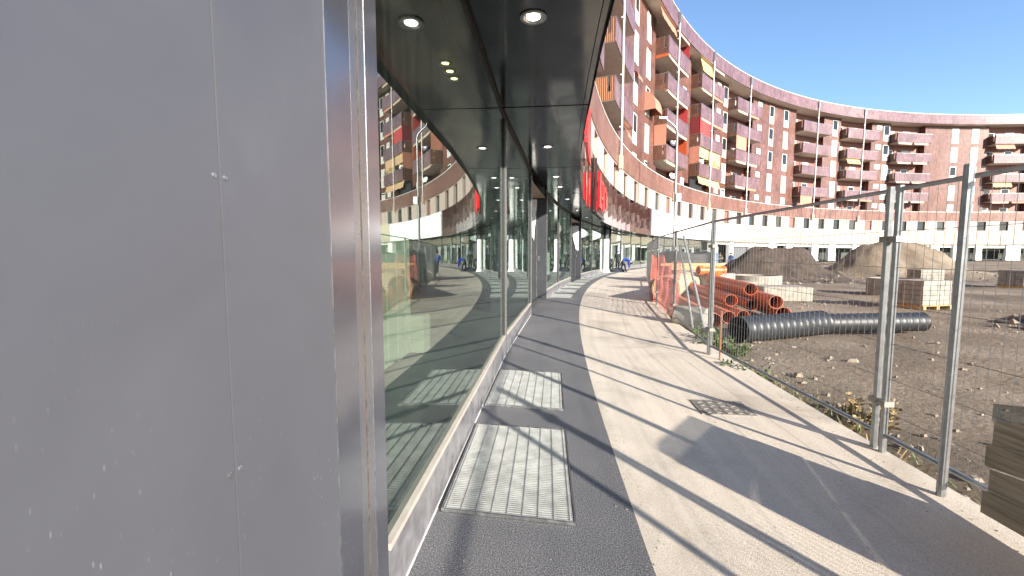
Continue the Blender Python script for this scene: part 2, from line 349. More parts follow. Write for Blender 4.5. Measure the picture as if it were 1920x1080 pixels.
def thing(name, loc, label, cat, group=None):
    o = bpy.data.objects.new(name, None); col.objects.link(o); o.location = loc; o['_org'] = list(loc); o.empty_display_size = .2
    return tag(o, label, cat, group)
def struct(o): o['kind'] = 'structure'; return o

# ------------------------------------------------------------------ ground
def zsite(x, y):
    r = math.hypot(x-CX, y-CY); v = Vector((x, y, 0))
    if r > 98.75: return -.26
    h = -.15 + .07*noise.noise(v*.35) + .035*noise.noise(v*1.3+Vector((5,2,0))) + .018*noise.noise(v*3.5)
    for off, dr in ((4.2, .9), (6.0, .9), (11.5, 1.1), (13.4, 1.1)):        # wheel ruts running round the plaza
        d = (98.7-r) - off - .5*math.sin(y*.13+off); h -= .07*math.exp(-(d/.22)**2)*(.6+.4*noise.noise(v*.8))
        h += .04*math.exp(-((abs(d)-.38)/.14)**2)
    return max(-.24, h)
g = MB(); S = 2500; GX0, GX1, GY0, GY1, st = 0.0, 60.0, -12.0, 72.0, .4
nx, ny = int((GX1-GX0)/st), int((GY1-GY0)/st)
for (x0,y0,x1,y1) in ((-S,-S,GX0,S),(GX1,-S,S,S),(GX0,-S,GX1,GY0),(GX0,GY1,GX1,S)): g.face([(x0,y0,-.26),(x1,y0,-.26),(x1,y1,-.26),(x0,y1,-.26)])
hz = [[(-.26 if i in (0, nx) or j in (0, ny) else zsite(GX0+i*st, GY0+j*st)) for j in range(ny+1)] for i in range(nx+1)]
for i in range(nx):
    for j in range(ny):
        x, y = GX0+i*st, GY0+j*st
        g.face([(x,y,hz[i][j]),(x+st,y,hz[i+1][j]),(x+st,y+st,hz[i+1][j+1]),(x,y+st,hz[i][j+1])])
struct(g.build('ground', M['soil'], smooth=True))
def zpath(r):
    if r > 101.17: return 0
    return -.045*min(1, (101.17-r)/1.0)
pv = MB()
rs = [101.17, 100.8, 100.45, 100.17, 99.6, 98.95]
a = -40
while a < 60:
    st = 1.0 if a > 12 else .5
    lo = lambda x: 98.95 if x < 9 else (98.95-.6*min(1, (x-9)/3.0))
    for i in range(len(rs)-1):
        q = []
        for (aa, ii) in ((a,i),(a+st,i),(a+st,i+1),(a,i+1)):
            rr = rs[ii] if ii < len(rs)-1 else lo(aa)
            q.append((aa, rr))
        pv.face([P(x, r, zpath(r)) for x, r in q], [(r, R_(x)*100) for x, r in q])
    a += st
a = -40                                  # broken edge of the slab towards the site
while a < 60:
    st = .25 if a < 16 else 1
    pv.face([P(a, lo(a), -.045), P(a+st, lo(a+st), -.045), P(a+st, lo(a+st)-.03, -.28), P(a, lo(a)-.03, -.28)])
    a += st
struct(pv.build('pavement', M['path']))
fp = MB(); fp.arcbox(-40, 60, 101.17, 102.5, -.3, 0, step=.5, faces='t')
struct(fp.build('footpath', M['asphalt']))
jt = MB()                                # saw-cut joints across the concrete
for a in (9.15, 12.2, 15.5, 19.0):
    for r0, r1 in ((99.0, 99.6), (99.6, 100.17), (100.17, 100.6), (100.6, 101.16)):
        w = .009
        jt.face([P(a, r0, zpath(r0)+.004), P(a+w, r0, zpath(r0)+.004), P(a+w, r1, zpath(r1)+.004), P(a, r1, zpath(r1)+.004)][::-1])
struct(jt.build('pavement_joint', M['rubber']))

# ------------------------------------------------------------------ the building
B0 = P(4, 102.4, 0)
bld = thing('apartment_building', B0, 'curved brown apartment block with purple sheen painted on its stacked balconies over a glazed shop storey', 'building')
def bpart(name, mb, mat, smooth=False): return mb.build(name, mat, bld, smooth)
A0, A1 = -14.0, 100.0
stacks = [(14.25, 4.75), (22.0, 4.75), (35.0, 4.95), (42.72, 4.95), (50.5, 4.95), (63.5, 4.95), (71.25, 4.95), (79.0, 4.95), (92.0, 4.95)]
levels = [(12.90, 14.60), (17.08, 18.75), (21.17, 22.95), (25.27, 27.14)]
floors = [8.75, 12.92, 17.1, 21.19, 25.29]
# main wall between the balcony stacks, recessed bays behind them
w = MB(); prev = A0
for a0, wd in stacks:
    w.arcbox(prev, a0, 103.0, 104.4, 8.6, 29.45, faces='ise'); prev = a0+wd
w.arcbox(prev, A1, 103.0, 104.4, 8.6, 29.45, faces='ise')
bpart('wall', w, M['brown'])
for a0, wd in stacks:
    w = MB(); w.arcbox(a0, a0+wd, 104.25, 104.5, 8.6, 29.45, faces='i'); bpart('bay_wall', w, M['door'])
w = MB()
for a0, wd in stacks:
    for z in floors[1:]: w.arcbox(a0, a0+wd, 102.98, 104.25, z, z+.2, faces='itb')
bpart('bay_slab', w, M['soffit_plaster'])
w = MB(); w.arcbox(A0, A1, 101.40, 101.55, 29.45, 31.40, faces='iobt', step=.5); w.arcbox(A0, A1, 101.55, 106, 31.0, 31.1, faces='t')
bpart('parapet', w, M['purple'])
w = MB(); w.arcbox(A0, A1, 101.37, 101.58, 31.40, 31.47, step=.5); w.arcbox(A0, A1, 101.37, 101.58, 10.56, 10.62, step=.5)
bpart('coping', w, M['white'])
w = MB(); w.arcbox(A0, A1, 101.56, 104.4, 29.46, 29.6, faces='b')
bpart('eaves_soffit', w, M['soffit_plaster'])
w = MB(); w.arcbox(A0, A1, 101.40, 101.55, 8.60, 10.56, faces='iob', step=.5)
bpart('terrace_parapet', w, M['band'])
w = MB(); w.arcbox(A0, A1, 101.55, 104.4, 8.55, 8.75, faces='tb')
bpart('terrace_floor', w, M['soffit_plaster'])
w = MB(); w.arcbox(A0, A1, 101.2, 102.4, 6.3, 6.39, faces='t'); prev = A0
for n in range(-3, 32):
    a = 17.0+2.633*n; w.arcbox(prev, a, 101.47, 101.95, 6.39, 8.60, faces='ise', step=.5); prev = a+1.03
    w.arcbox(a, a+1.03, 101.47, 101.95, 6.39, 6.50, faces='it'); w.arcbox(a, a+1.03, 101.47, 101.95, 8.50, 8.60, faces='ib')
w.arcbox(prev, A1, 101.47, 101.95, 6.39, 8.60, faces='is', step=.5)
bpart('upper_wall', w, M['beige'])
w = MB()                                   # roof behind and back of block
w.arcbox(A0, A1, 114, 114.3, 0, 31.2, step=2); w.arcbox(A0, A1, 106, 114, 31.0, 31.1, step=2, faces='tb')
w.arcbox(A0, A0+.2, 102.4, 114, 0, 31, faces='ise'); w.arcbox(A1-.2, A1, 102.4, 114, 0, 31, faces='ise')
bpart('rear_wall', w, M['brown'])

def balcony(a0, wd, b, t, slats=False):
    a1 = a0+wd; da = .05
    f = MB(); f.arcbox(a0, a1, 101.40, 101.48, b, t, step=.5)
    o = bpart('balcony', f, M['purple'])
    sub = lambda n, mb, m: mb.build(n, m, o)
    for s, (x0, x1) in enumerate(((a0, a0+da), (a1-da, a1))):
        k = MB(); k.arcbox(x0, x1, 101.483, 101.74, b, t); k.arcbox(x0, x1, 101.92, 103.0, b, t); k.arcbox(x0, x1, 101.74, 101.92, b, b+.6)
        sub('side_screen', k, M['oslat'] if slats else M['slat'])
    k = MB()
    for x0 in (a0-.004, a1-da-.004):
        k.arcbox(x0, x0+da+.008, 101.905, 101.93, b+.62, t+.02); k.arcbox(x0, x0+da+.008, 101.66, 101.93, b+.6, b+.63)
    k.arcbox(a0-.01, a1+.01, 101.37, 101.5, t+.003, t+.05); k.arcbox(a0-.01, a0+da+.01, 101.5, 103, t+.003, t+.045); k.arcbox(a1-da-.01, a1+.01, 101.5, 103, t+.003, t+.045)
    sub('handrail', k, M['steel'])
    k = MB(); k.arcbox(a0+.02, a1-.02, 101.47, 103.0, b-.03, b+.17)
    sub('balcony_slab', k, M['soffit_plaster'])
    k = MB()
    for x in (a0+wd*.27, a0+wd*.76): k.arcbox(x, x+.06, 101.37, 101.41, b+.42, b+.49)
    sub('drain_spout', k, M['black'])
    return o
for i, (a0, wd) in enumerate(stacks):
    for (b, t) in levels: balcony(a0, wd, b, t, slats=(i <= 1))

def window(name, a0, a1, r, z0, z1, panes, fw=.1, proud=.05, fm=None, glass=None, depth=.04):
    f = MB(); da = math.degrees(fw/r)
    f.arcbox(a0, a0+da, r-proud, r+.1, z0, z1); f.arcbox(a1-da, a1, r-proud, r+.1, z0, z1)
    f.arcbox(a0+da, a1-da, r-proud, r+.1, z0, z0+fw); f.arcbox(a0+da, a1-da, r-proud, r+.1, z1-fw, z1)
    for (p0, p1, m) in panes[:-1]: f.arcbox(a0+da, a1-da, r-proud+.003, r+.1, p1-.04, p1+.04)
    o = bpart(name, f, fm or M['white'])
    for (p0, p1, m) in panes:
        k = MB(); k.arcbox(a0+da, a1-da, r-proud+.02, r+.06, max(p0, z0+fw), min(p1, z1-fw)); k.build('pane', m, o)
    return o
tops = [12.35, 16.50, 20.68, 24.88, 28.95]
cols = [30.45, 33.1, 49.55, 58.6, 61.3, 69.9, 78.0, 87.5, 90.0]
for c in cols:
    for j, zt in enumerate(tops):
        zb = zt-3.22 if j else 10.7
        up = random.choice([M['winglass'], M['shutter'], M['shutter']])
        window('window', c, c+.82, 103.0, zb, zt, [(zb, zb+1.25, M['shutter']), (zb+1.25, zt, up)])
for c in (41.02, 48.2, 56.4, 76.9):
    for zt in tops:
        window('small_window', c, c+.75, 103.0, zt-.95, zt, [(zt-.95, zt, M['shutter'])], fw=.09)
# glazed doors in the bays behind the balconies
for i, (a0, wd) in enumerate(stacks):
    for j, z in enumerate(floors):
        for (x0, x1) in ((.35, 1.3), (2.6, 3.55)):
            m1 = random.choice([M['winglass'], M['shutter'], M['winglass']])
            window('balcony_door', a0+x0, a0+x1, 104.25, z+.2, z+3.0, [(z+.2, z+3.0, m1)], fw=.13, proud=.07)
# tall narrow windows of the pale storey
k = 0
for n in range(-3, 32):
    a = 17.0+2.633*n
    m1 = [M['winglass'], M['winglass'], M['interior'], M['winglass'], M['door']][(n*7) % 5]
    window('storey_window', a+.002, a+1.028, 101.72, 6.503, 8.497, [(6.503, 8.497, m1)], fw=.1, proud=.03, fm=M['black'])
# awnings, curtains and blinds
def awn(mb, m, name='awning'): return bpart(name, mb, m)
def curt(a0, a1, z0, z1, m, r=101.5, name='curtain', wav=.035):
    mb = MB(); n = 28
    pr = [r + wav*math.sin(i*1.9)+.01*math.sin(i*4.1) for i in range(n+1)]
    for i in range(n):
        x0, x1 = a0+(a1-a0)*i/n, a0+(a1-a0)*(i+1)/n
        for off, flip in ((0, 1), (.02, 0)):
            q = [P(x0,pr[i]+off,z0), P(x1,pr[i+1]+off,z0), P(x1,pr[i+1]+off,z1), P(x0,pr[i]+off,z1)]
            mb.face(q[::-1] if flip else q)
    return bpart(name, mb, m)
def sidecurt(a, z0, z1, m, r0=101.5, r1=102.95):
    mb = MB(); mb.arcbox(a-.012, a+.012, r0, r1, z0, z1); return bpart('curtain', mb, m)
def slope(a0, a1, z1, z0, r1, r0, m):                    # an awning cloth let out from r1,z1 down to r0,z0 with its valance
    mb = MB(); n = 8
    for i in range(n):
        x0, x1 = a0+(a1-a0)*i/n, a0+(a1-a0)*(i+1)/n
        q = [P(x0,r1,z1), P(x1,r1,z1), P(x1,r0,z0), P(x0,r0,z0)]
        mb.face(q[::-1]); mb.face([p-Vector((0,0,.03)) for p in q])
        v = [P(x0,r0,z0), P(x1,r0,z0), P(x1,r0,z0-.25-.05*(i%2)), P(x0,r0,z0-.25-.05*(i%2))]
        mb.face(v[::-1]); mb.face([p+(P(x0,r0+.02,0)-P(x0,r0,0)) for p in v])
    return bpart('awning', mb, m)
def roll(a0, a1, z, m, r=101.62):                        # closed awning cassette hung under a balcony edge
    mb = MB(); mb.arcbox(a0, a1, r-.12, r+.12, z-.26, z-.04); mb.arcbox(a0+.05, a1-.05, r-.16, r-.125, z-.42, z-.1)
    return bpart('awning', mb, m)
s1, s2, s3, s0 = 35.0, 42.72, 50.5, 22.0
slope(s1-1.6, s1+1.9, 29.40, 28.55, 101.75, 101.5, M['curt_salmon'])
roll(s1+2.2, s1+4.8, 29.42, M['stripe']); slope(s2+.1, s2+2.5, 29.40, 27.85, 101.8, 101.42, M['curt_yellow']); roll(s2+2.7, s2+4.9, 29.42, M['stripe'])
for (b, t) in levels[1:]:
    roll(s1+.15, s1+2.35, b, M['stripe']); roll(s1+2.6, s1+4.8, b, M['stripe'])
roll(s1+.1, s1+2.3, levels[0][0], M['stripe'])
for (b, t) in levels[2:]: roll(s2+.15, s2+2.3, b, M['stripe']); roll(s2+2.5, s2+4.7, b, M['curt_salmon'])
sidecurt(s1+.03, 14.3, 17.05, M['curt_salmon']); sidecurt(s1+4.85, 14.5, 17.0, M['curt_orange']); sidecurt(s1+4.85, 18.75, 21.1, M['curt_red'])
sidecurt(s1+.03, 24.9, 25.2, M['curt_orange']); sidecurt(s1+4.85, 27.1, 29.2, M['curt_red'])
curt(s2, s2+2.45, 18.72, 21.2, M['curt_red']); sidecurt(s2+.03, 18.7, 21.15, M['curt_dred'])
curt(s2+.05, s2+2.25, 15.55, 16.95, M['curt_cream'], 101.6); curt(s2+2.4, s2+4.75, 14.75, 16.95, M['curt_cream'], 101.6); sidecurt(s2+.03, 14.6, 17.05, M['curt_salmon'])
slope(s2+.05, s2+4.7, 12.75, 12.0, 101.7, 101.5, M['curt_cream'])
for st in (s3, 63.5, 71.25, 79.0, 92.0, 14.25):
    for (b, t) in levels:
        x = random.random()
        if x < .35: roll(st+.2, st+2.2, b, M['stripe']); roll(st+2.5, st+4.5, b, random.choice([M['stripe'], M['curt_salmon']]))
        elif x < .43: curt(st+.1, st+2.2, b-2.2, b-.05, random.choice([M['curt_red'], M['curt_salmon'], M['curt_cream']]))
        elif x < .7: slope(st+.2, st+2.4, b-.05, b-.8, 101.8, 101.45, random.choice([M['curt_salmon'], M['curt_yellow']]))
slope(25.2, 26.4, 12.85, 11.9, 101.9, 101.3, M['curt_salmon'])
mb = MB()                                               # rounded salmon hood over the window at the bay edge
for i in range(10):
    for j in range(6):
        def hp(i, j):
            u = i/10; v = j/6*math.pi/2
            return P(32.95+1.5*u, 103.0-1.25*math.sin(v), 17.9+2.1*math.cos(v)-(.08 if (i % 2 and j == 6) else 0))
        mb.face([hp(i,j), hp(i,j+1), hp(i+1,j+1), hp(i+1,j)])
for s_, x in ((0, 32.95), (1, 34.45)):
    q = [P(x, 103.0-1.25*math.sin(v*math.pi/16), 17.9+2.1*math.cos(v*math.pi/16)) for v in range(9)] + [P(x, 103.0, 17.9)]
    mb.face(q)
awn(mb, M['curt_salmon'])
mb = MB()
for i in range(6):
    for j in range(4):
        def hp(i, j):
            u = i/6; v = j/4*math.pi/2
            return P(30.4+.95*u, 103.0-.55*math.sin(v), 19.9+.8*math.cos(v))
        mb.face([hp(i,j), hp(i,j+1), hp(i+1,j+1), hp(i+1,j)])
awn(mb, M['curt_salmon'])
# facade service pipes with their boxes
for a in (23.4, 36.95, 44.9, 52.8, 65.8, 73.6):
    mb = MB(); mb.tube([P(a, 101.24, 9.3), P(a+.05, 101.24, 20), P(a+.1, 101.24, 30.0)], .075, 8)
    for z in (11.5, 15.5, 19.8, 24, 28): mb.arcbox(a-.06, a+.16, 101.2, 101.42, z, z+.09)
    o = bpart('service_pipe', mb, M['white'])
    mb = MB(); mb.arcbox(a-.05, a+.26, 101.12, 101.37, 30.0, 31.2); mb.build('pipe_hood', M['post'], o)
    mb = MB(); mb.arcbox(a-.22, a+.12, 101.1, 101.37, 8.25, 9.3); mb.build('junction_box', M['stripe'], o)
# satellite dishes
def dish(a, r, z, m):
    c = P(a, r, z); d = Vector((.35, -.85, .4)).normalized(); Rm = d.to_track_quat('Z', 'Y').to_matrix()
    mb = MB(); mb.lathe(c, [(0,-.08),(.2,-.06),(.36,-.01),(.42,.04),(.4,.04),(.2,-.03),(0,-.05)], n=16, R=Rm)
    mb.tube([c-d*.05, c-d*.3-Vector((0,0,.3))], .03, 6); mb.tube([c-Vector((0,0,.3)), c+d*.45], .02, 6); mb.box(c+d*.47, (.08,.08,.1))
    return bpart('satellite_dish', mb, m)
dish(37.3, 101.9, 15.6, M['post']); dish(36.7, 101.5, 11.3, M['white']); dish(43.7, 101.8, 15.1, M['white'])
mb = MB(); mb.arcbox(32.3, 34.2, 102.2, 102.25, 10.6, 11.9); bpart('terrace_screen', mb, M['slat'])
mb = MB(); mb.arcbox(41.6, 44.2, 102.0, 102.06, 10.6, 12.2); bpart('terrace_screen', mb, M['tarp'])
# plants on the balconies
def leaves(mb, c, rad, n, size, m=None, flat=1.0, seed=0):
    rnd = random.Random(seed); c = Vector(c)
    for i in range(n):
        v = Vector((rnd.gauss(0,1), rnd.gauss(0,1), rnd.gauss(0,1)*flat)); v = v.normalized()*rad*(rnd.random()**.4)
        p = c+v; d = Vector((rnd.uniform(-1,1), rnd.uniform(-1,1), rnd.uniform(-.6,1))).normalized(); e = d.orthogonal().normalized()
        e = (Matrix.Rotation(rnd.uniform(0,6.28), 3, d) @ e); l = size*rnd.uniform(.6,1.3)
        mb.face([p, p+d*l*.5+e*l*.22, p+d*l, p+d*l*.5-e*l*.22], None, m)
mb = MB()
for i, x in enumerate((43.0, 44.4, 44.9, 45.4, 46.0, 46.6, 47.1)): leaves(mb, P(x, 101.7, 14.95+.25*math.sin(i*2)), .55, 70, .22, random.Random(i).choice([M['drybush'], M['drybush'], M['bush']]), seed=i)
mb.build('balcony_plants', None, bld)
mb = MB()
for i, (x, z) in enumerate(((35.6, 23.2), (36.6, 23.1), (37.0, 23.3), (43.3, 27.4), (44.4, 27.2))): leaves(mb, P(x, 101.75, z), .4, 45, .2, [M['bush'], M['drybush']][i % 2], seed=20+i)
mb.build('balcony_plants', None, bld)

# ---- fascia over the shops
def tiltpanel(mb, a0, a1, r, z0, z1, j, gap=.006):
    ga = math.degrees(gap/101); d = [random.uniform(-j, j) for _ in range(4)]
    q = [P(a1-ga, r+d[0], z0+gap), P(a0+ga, r+d[1], z0+gap), P(a0+ga, r+d[2], z1-gap), P(a1-ga, r+d[3], z1-gap)]
    mb.face(q)
rows = [(3.50, 4.50), (4.50, 5.45), (5.45, 6.39)]
w1 = MB(); w1.arcbox(A0, 31.5, 101.215, 101.3, 3.60, 6.38)
bpart('fascia_backing', w1, M['black'])
w2 = MB(); a = A0
while a < 31.4:
    a2 = min(a+1.21, 31.45)
    for z0, z1 in rows: tiltpanel(w2, a, a2, 101.19, z0, z1, .008)
    a = a2
bpart('fascia', w2, M['fascia'])
w = MB(); w.arcbox(31.5, 45.85, 101.05, 101.2, 3.56, 6.34, step=.3)
bpart('fascia_wrapping', w, M['wrap'])
w = MB(); w.arcbox(45.85, A1, 101.12, 101.25, 3.5, 6.39, step=.5)
bpart('fascia_cane_screen', w, M['cane'])
# ---- soffit of glossy panels with open joints
seams = [6.27+2.43*k for k in range(-8, 23)]
w = MB()
for s_a, s_b in zip(seams, seams[1:]):
    ga = .012
    for r0, r1 in ((101.19, 101.253), (101.262, 102.40)):
        n = 4
        for k in range(n):
            x0 = s_a+ga+(s_b-s_a-2*ga)*k/n; x1 = s_a+ga+(s_b-s_a-2*ga)*(k+1)/n
            w.face([P(x0,r0,3.58), P(x1,r0,3.58), P(x1,r1,3.58), P(x0,r1,3.58)])
bpart('soffit', w, M['soffit'], smooth=True)
w = MB(); w.arcbox(A0, 46, 101.30, 102.6, 3.62, 3.7); bpart('soffit_backing', w, M['black'])
w = MB(); w.arcbox(46, A1, 101.2, 103.5, 3.5, 3.56); bpart('bare_soffit', w, M['whitewall'])
# ---- shopfront: flat panes between posts, plinth, recesses
G = lambda k: 3.90+2.42*k
def chordbox(mb, a0, a1, r, th, z0, z1, m=None):     # flat box along the chord
    p, q = P(a0, r, 0), P(a1, r, 0); d = (q-p); ln = d.length; d.normalize(); nrm = Vector((-d.y, d.x, 0))
    c = (p+q)/2 + nrm*(th/2); mb.box((c.x, c.y, (z0+z1)/2), (ln, th, z1-z0), m, axes=(d, nrm, Vector((0,0,1))))
def pane(a0, a1):
    mb = MB(); chordbox(mb, a0, a1, RW, .014, .30, 3.53); o = bpart('shop_window', mb, M['glass'])
    mb = MB(); chordbox(mb, a0, a1, RW-.012, .07, 3.50, 3.575); mb.build('top_gasket', M['rubber'], o)
    return o
def plinth(a0, a1):
    mb = MB(); chordbox(mb, a0, a1, RW-.022, .09, .0, .278); o = bpart('plinth', mb, M['plinth'])
    mb = MB(); chordbox(mb, a0, a1, RW-.03, .03, .281, .312); mb.build('ledge', M['ledge'], o)
    mb = MB(); chordbox(mb, a0, a1, RW-.026, .0035, .0, .012); mb.build('bottom_trim', M['white'], o)
def mullion(a, w=.05):
    mb = MB(); d = math.degrees(w/2/RW); mb.arcbox(a-d, a+d, RW-.045, RW+.06, .0, 3.5); o = bpart('mullion', mb, M['frame'])
    mb = MB(); mb.arcbox(a-d*1.5, a-d*1.05, RW-.02, RW+.03, .3, 3.5); mb.build('gasket', M['rubber'], o)
def recess(a0, a1, dep=1.0):
    mb = MB(); mb.arcbox(a1-.03, a1, RW-.03, RW+dep, 0, 3.36, faces='siet'); o = bpart('recess_wall', mb, M['reveal'])
    mb = MB(); mb.arcbox(a0, a0+.03, RW+.0, RW+dep, 0, 3.36); mb.build('near_reveal', M['reveal'], o)
    mb = MB(); mb.arcbox(a0, a1-.031, RW+dep, RW+dep+.05, 0, 3.36); mb.build('recess_door', M['black'], o)
    mb = MB(); mb.arcbox(a1-.034, a1-.031, RW+.29, RW+.31, 0, 3.3); mb.build('edge_strip', M['steel'], o)
    mb = MB(); mb.arcbox(a1-.05, a1-.031, RW+.2, RW+.27, 1.30, 1.46); mb.build('lock', M['steel'], o)
    mb = MB(); mb.arcbox(a0, a1, RW-.0, RW+dep, 3.40, 3.44, faces='b'); mb.build('recess_ceiling', M['stripe'], o)
bays = [(3.75, 6.42, 'g'), (6.42, 8.85, 'g'), (8.85, 11.08, 'r'), (11.08, 13.3, 'g'), (13.3, 15.75, 'g'), (15.75, 17.85, 'r'), (17.85, 20.35, 'g'), (20.35, 22.85, 'g'), (22.85, 24.6, 'r'),
        (24.6, 27.0, 'g'), (27.0, 29.3, 'g'), (29.3, 31.6, 'g'), (31.6, 34.3, 'g'), (34.3, 37.0, 'g'), (37.0, 39.7, 'g'), (39.7, 42.4, 'g'), (42.4, 45.2, 'g')]
for i, (a0, a1, t) in enumerate(bays):
    if t == 'g': pane(a0, a1); plinth(a0, a1)
    else: recess(a0, a1)
    if i and t == 'g' and bays[i-1][2] == 'g': mullion(a0)
    if t == 'g' and (i == len(bays)-1 or bays[i+1][2] == 'r'): mullion(a1-.02)
    if t == 'g' and i and bays[i-1][2] == 'r': mullion(a0+.02)
# near metal cladding to the left of the first pane
mb = MB(); chordbox(mb, 3.2504, 3.4995, RW-.03, .10, 0, 3.576); bpart('cladding_panel', mb, M['panel_matt'])
pe = 3.2472
while pe > -8:
    mb = MB(); chordbox(mb, pe-.697, pe, RW-.03, .10, 0, 3.576); bpart('cladding_panel', mb, M['panel_matt'])
    mb = MB(); chordbox(mb, pe-.002, pe+.005, RW+.0, .12, 0, 3.576); bpart('panel_joint', mb, M['black']); pe -= .70
for a_ in (3.2405, 3.2571):
    for z_ in (.5, 1.1, 1.7, 2.3, 2.9):
        mb = MB(); n_ = (P(a_, 50, 0)-P(a_, 60, 0)).normalized(); mb.lathe(P(a_, RW-.0302, z_), [(.006,0),(.006,.0012),(.004,.002),(0,.002)], n=12, R=n_.to_track_quat('Z','Y').to_matrix()); bpart('rivet', mb, M['steel'])
mb = MB(); chordbox(mb, 3.5002, 3.5022, RW-.0312, .1, 0, 3.576); bpart('panel_trim', mb, M['steel'])
mb = MB(); chordbox(mb, 3.5024, 3.5960, RW-.0300, .12, 0, 3.576); bpart('cladding_panel', mb, M['panel'])
mb = MB(); chordbox(mb, 3.5964, 3.6240, RW-.0306, .1, 0, 3.576); bpart('panel_trim', mb, M['frame'])
mb = MB(); chordbox(mb, 3.6242, 3.6330, RW-.0296, .09, 0, 3.576); bpart('sealant_joint', mb, M['brownseal'])
mb = MB(); chordbox(mb, 3.6332, 3.6655, RW-.0302, .1, 0, 3.576); bpart('window_profile', mb, M['frame'])
mb = MB(); chordbox(mb, 3.6658, 3.6670, RW-.0314, .1, 0, 3.576); bpart('panel_trim', mb, M['steel'])
mb = MB(); chordbox(mb, 3.6672, 3.7330, RW-.0306, .1, 0, 3.576); bpart('window_profile', mb, M['panel'])
# torn protective film left on the recess walls
def film(a, r0, r1, z0, z1, seed):
    rnd = random.Random(seed); mb = MB(); n = 7; mm = 10
    g_ = [[P(a + rnd.uniform(-.008, .008), r0+(r1-r0)*i/n*(1-.55*(1-j/mm)**2) , z0+(z1-z0)*j/mm - (.25*rnd.random() if j == 0 else 0)) for j in range(mm+1)] for i in range(n+1)]
    for i in range(n):
        for j in range(mm): mb.face([g_[i][j], g_[i+1][j], g_[i+1][j+1], g_[i][j+1]])
    return bpart('film_remnant', mb, M['film'], True)
film(11.03, RW+.46, RW+.30, 2.2, 3.35, 1); film(17.79, RW+.1, RW+.5, 1.9, 3.2, 2)
# round column wrapped in white sheet
mb = MB(); c = P(23.35, 102.32, 0); mb.lathe(c, [(.42,0),(.34,.06),(.27,.3),(.25,1.2),(.255,2.3),(.25,2.7)], n=14); o = bpart('column', mb, M['wrap'], True)
mb = MB(); mb.lathe(c, [(.24,2.7),(.24,3.5)], n=14); mb.build('column_head', M['reveal'], o)
# ground storey far round the plaza
rnd = random.Random(5); a = 46.2; mb = MB(); sh = [MB(), MB(), MB()]
while a < 99:
    pw, ow = rnd.choice([.7, 1.15, 1.15, 1.6]), rnd.choice([1.8, 2.9, 2.9, 3.6])
    mb.arcbox(a, a+pw, 101.6, 102.2, 0, 3.5); mb.arcbox(a+pw, a+pw+ow, 101.9, 102.1, rnd.choice([2.7, 2.85, 3.05]), 3.5)
    mb.arcbox(a-.03, a+pw+.03, 101.55, 101.6, 0, .18)
    o0, o1 = a+pw, a+pw+ow; t_ = rnd.random()
    if t_ < .62:
        nn = rnd.choice([2, 3, 4]); fr = MB()
        for k in range(nn+1): x = o0+(o1-o0)*k/nn; fr.arcbox(max(o0, x-.03), min(o1, x+.03), 102.35, 102.43, 0, 2.9)
        fr.arcbox(o0, o1, 102.36, 102.42, 2.2, 2.28); fr.arcbox(o0, o1, 102.36, 102.42, .0, .25); bpart('shop_frame', fr, M['black'])
    elif t_ < .85: 
        q = sh[rnd.randrange(3)]
        for k in range(12): q.arcbox(o0, o1, 102.3+.02*(k%2), 102.36, .23*k, .23*k+.225)
    a = o1
bpart('shop_piers', mb, M['whitewall'])
for q, m_ in zip(sh, ('post', 'cane', 'plinth')):
    if q.f: bpart('roller_shutter', q, M[m_])
mb = MB(); mb.arcbox(45.2, A1, 104.5, 104.6, 0, 3.5, step=1); bpart('shop_back_wall', mb, M['interior'])
mb = MB()
for a in (48.2, 48.9, 52.6, 53.3): 
    mb.tube([P(a, 102.6, 0), P(a+.35, 102.8, 2.6)], .05, 6); mb.tube([P(a+.35, 102.5, 0), P(a+.1, 102.8, 2.6)], .05, 6)
bpart('trestle_frame', mb, M['white'])
# shop interior
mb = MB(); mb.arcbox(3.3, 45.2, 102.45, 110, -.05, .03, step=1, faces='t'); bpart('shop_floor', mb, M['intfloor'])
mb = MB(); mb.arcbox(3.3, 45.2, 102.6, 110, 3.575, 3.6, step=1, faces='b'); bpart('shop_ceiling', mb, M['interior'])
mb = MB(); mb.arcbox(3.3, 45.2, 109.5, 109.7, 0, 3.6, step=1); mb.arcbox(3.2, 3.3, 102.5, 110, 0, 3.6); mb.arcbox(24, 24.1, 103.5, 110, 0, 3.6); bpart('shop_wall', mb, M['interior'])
mb = MB()
for a in (14.2, 20, 27, 33, 38): mb.lathe(P(a, 105.5, 0), [(.22,0),(.22,3.57)], n=14)
bpart('shop_column', mb, M['whitewall'], True)
mb = MB()
for a in (27.4, 29.8, 33.5, 36.5, 41): mb.arcbox(a, a+1.2, 107, 107.3, .0, 2.4)
bpart('shop_partition', mb, M['board2'])

# ---- boards standing behind the first pane
t = thing('slat_screen', (-1.66, 5.5, .05), 'tall pale slats standing upright well inside the first shop pane', 'screen')
for k in range(12):
    y = 4.55+.165*k; x = -1.78+.122*(y-4.55)
    b1 = MB(); b1.box((x+.012*(k%2), y+.0, 1.13+.012*(k%3)), (.03, .158, 2.16), rot=-.12); b1.build('slat', M['board'], t)
b1 = MB(); b1.box((-1.46, 6.62, .33), (.30, .3, .56), rot=-.12)
for k in range(3): b1.box((-1.46, 6.455, .13+.2*k), (.28, .03, .15), rot=-.12)
t = b1.build('carton_stack', M['board2'], None, origin=(-1.46, 6.6, .05)); tag(t, 'low pale carton stack at the foot of the tall slats inside the first pane', 'carton')
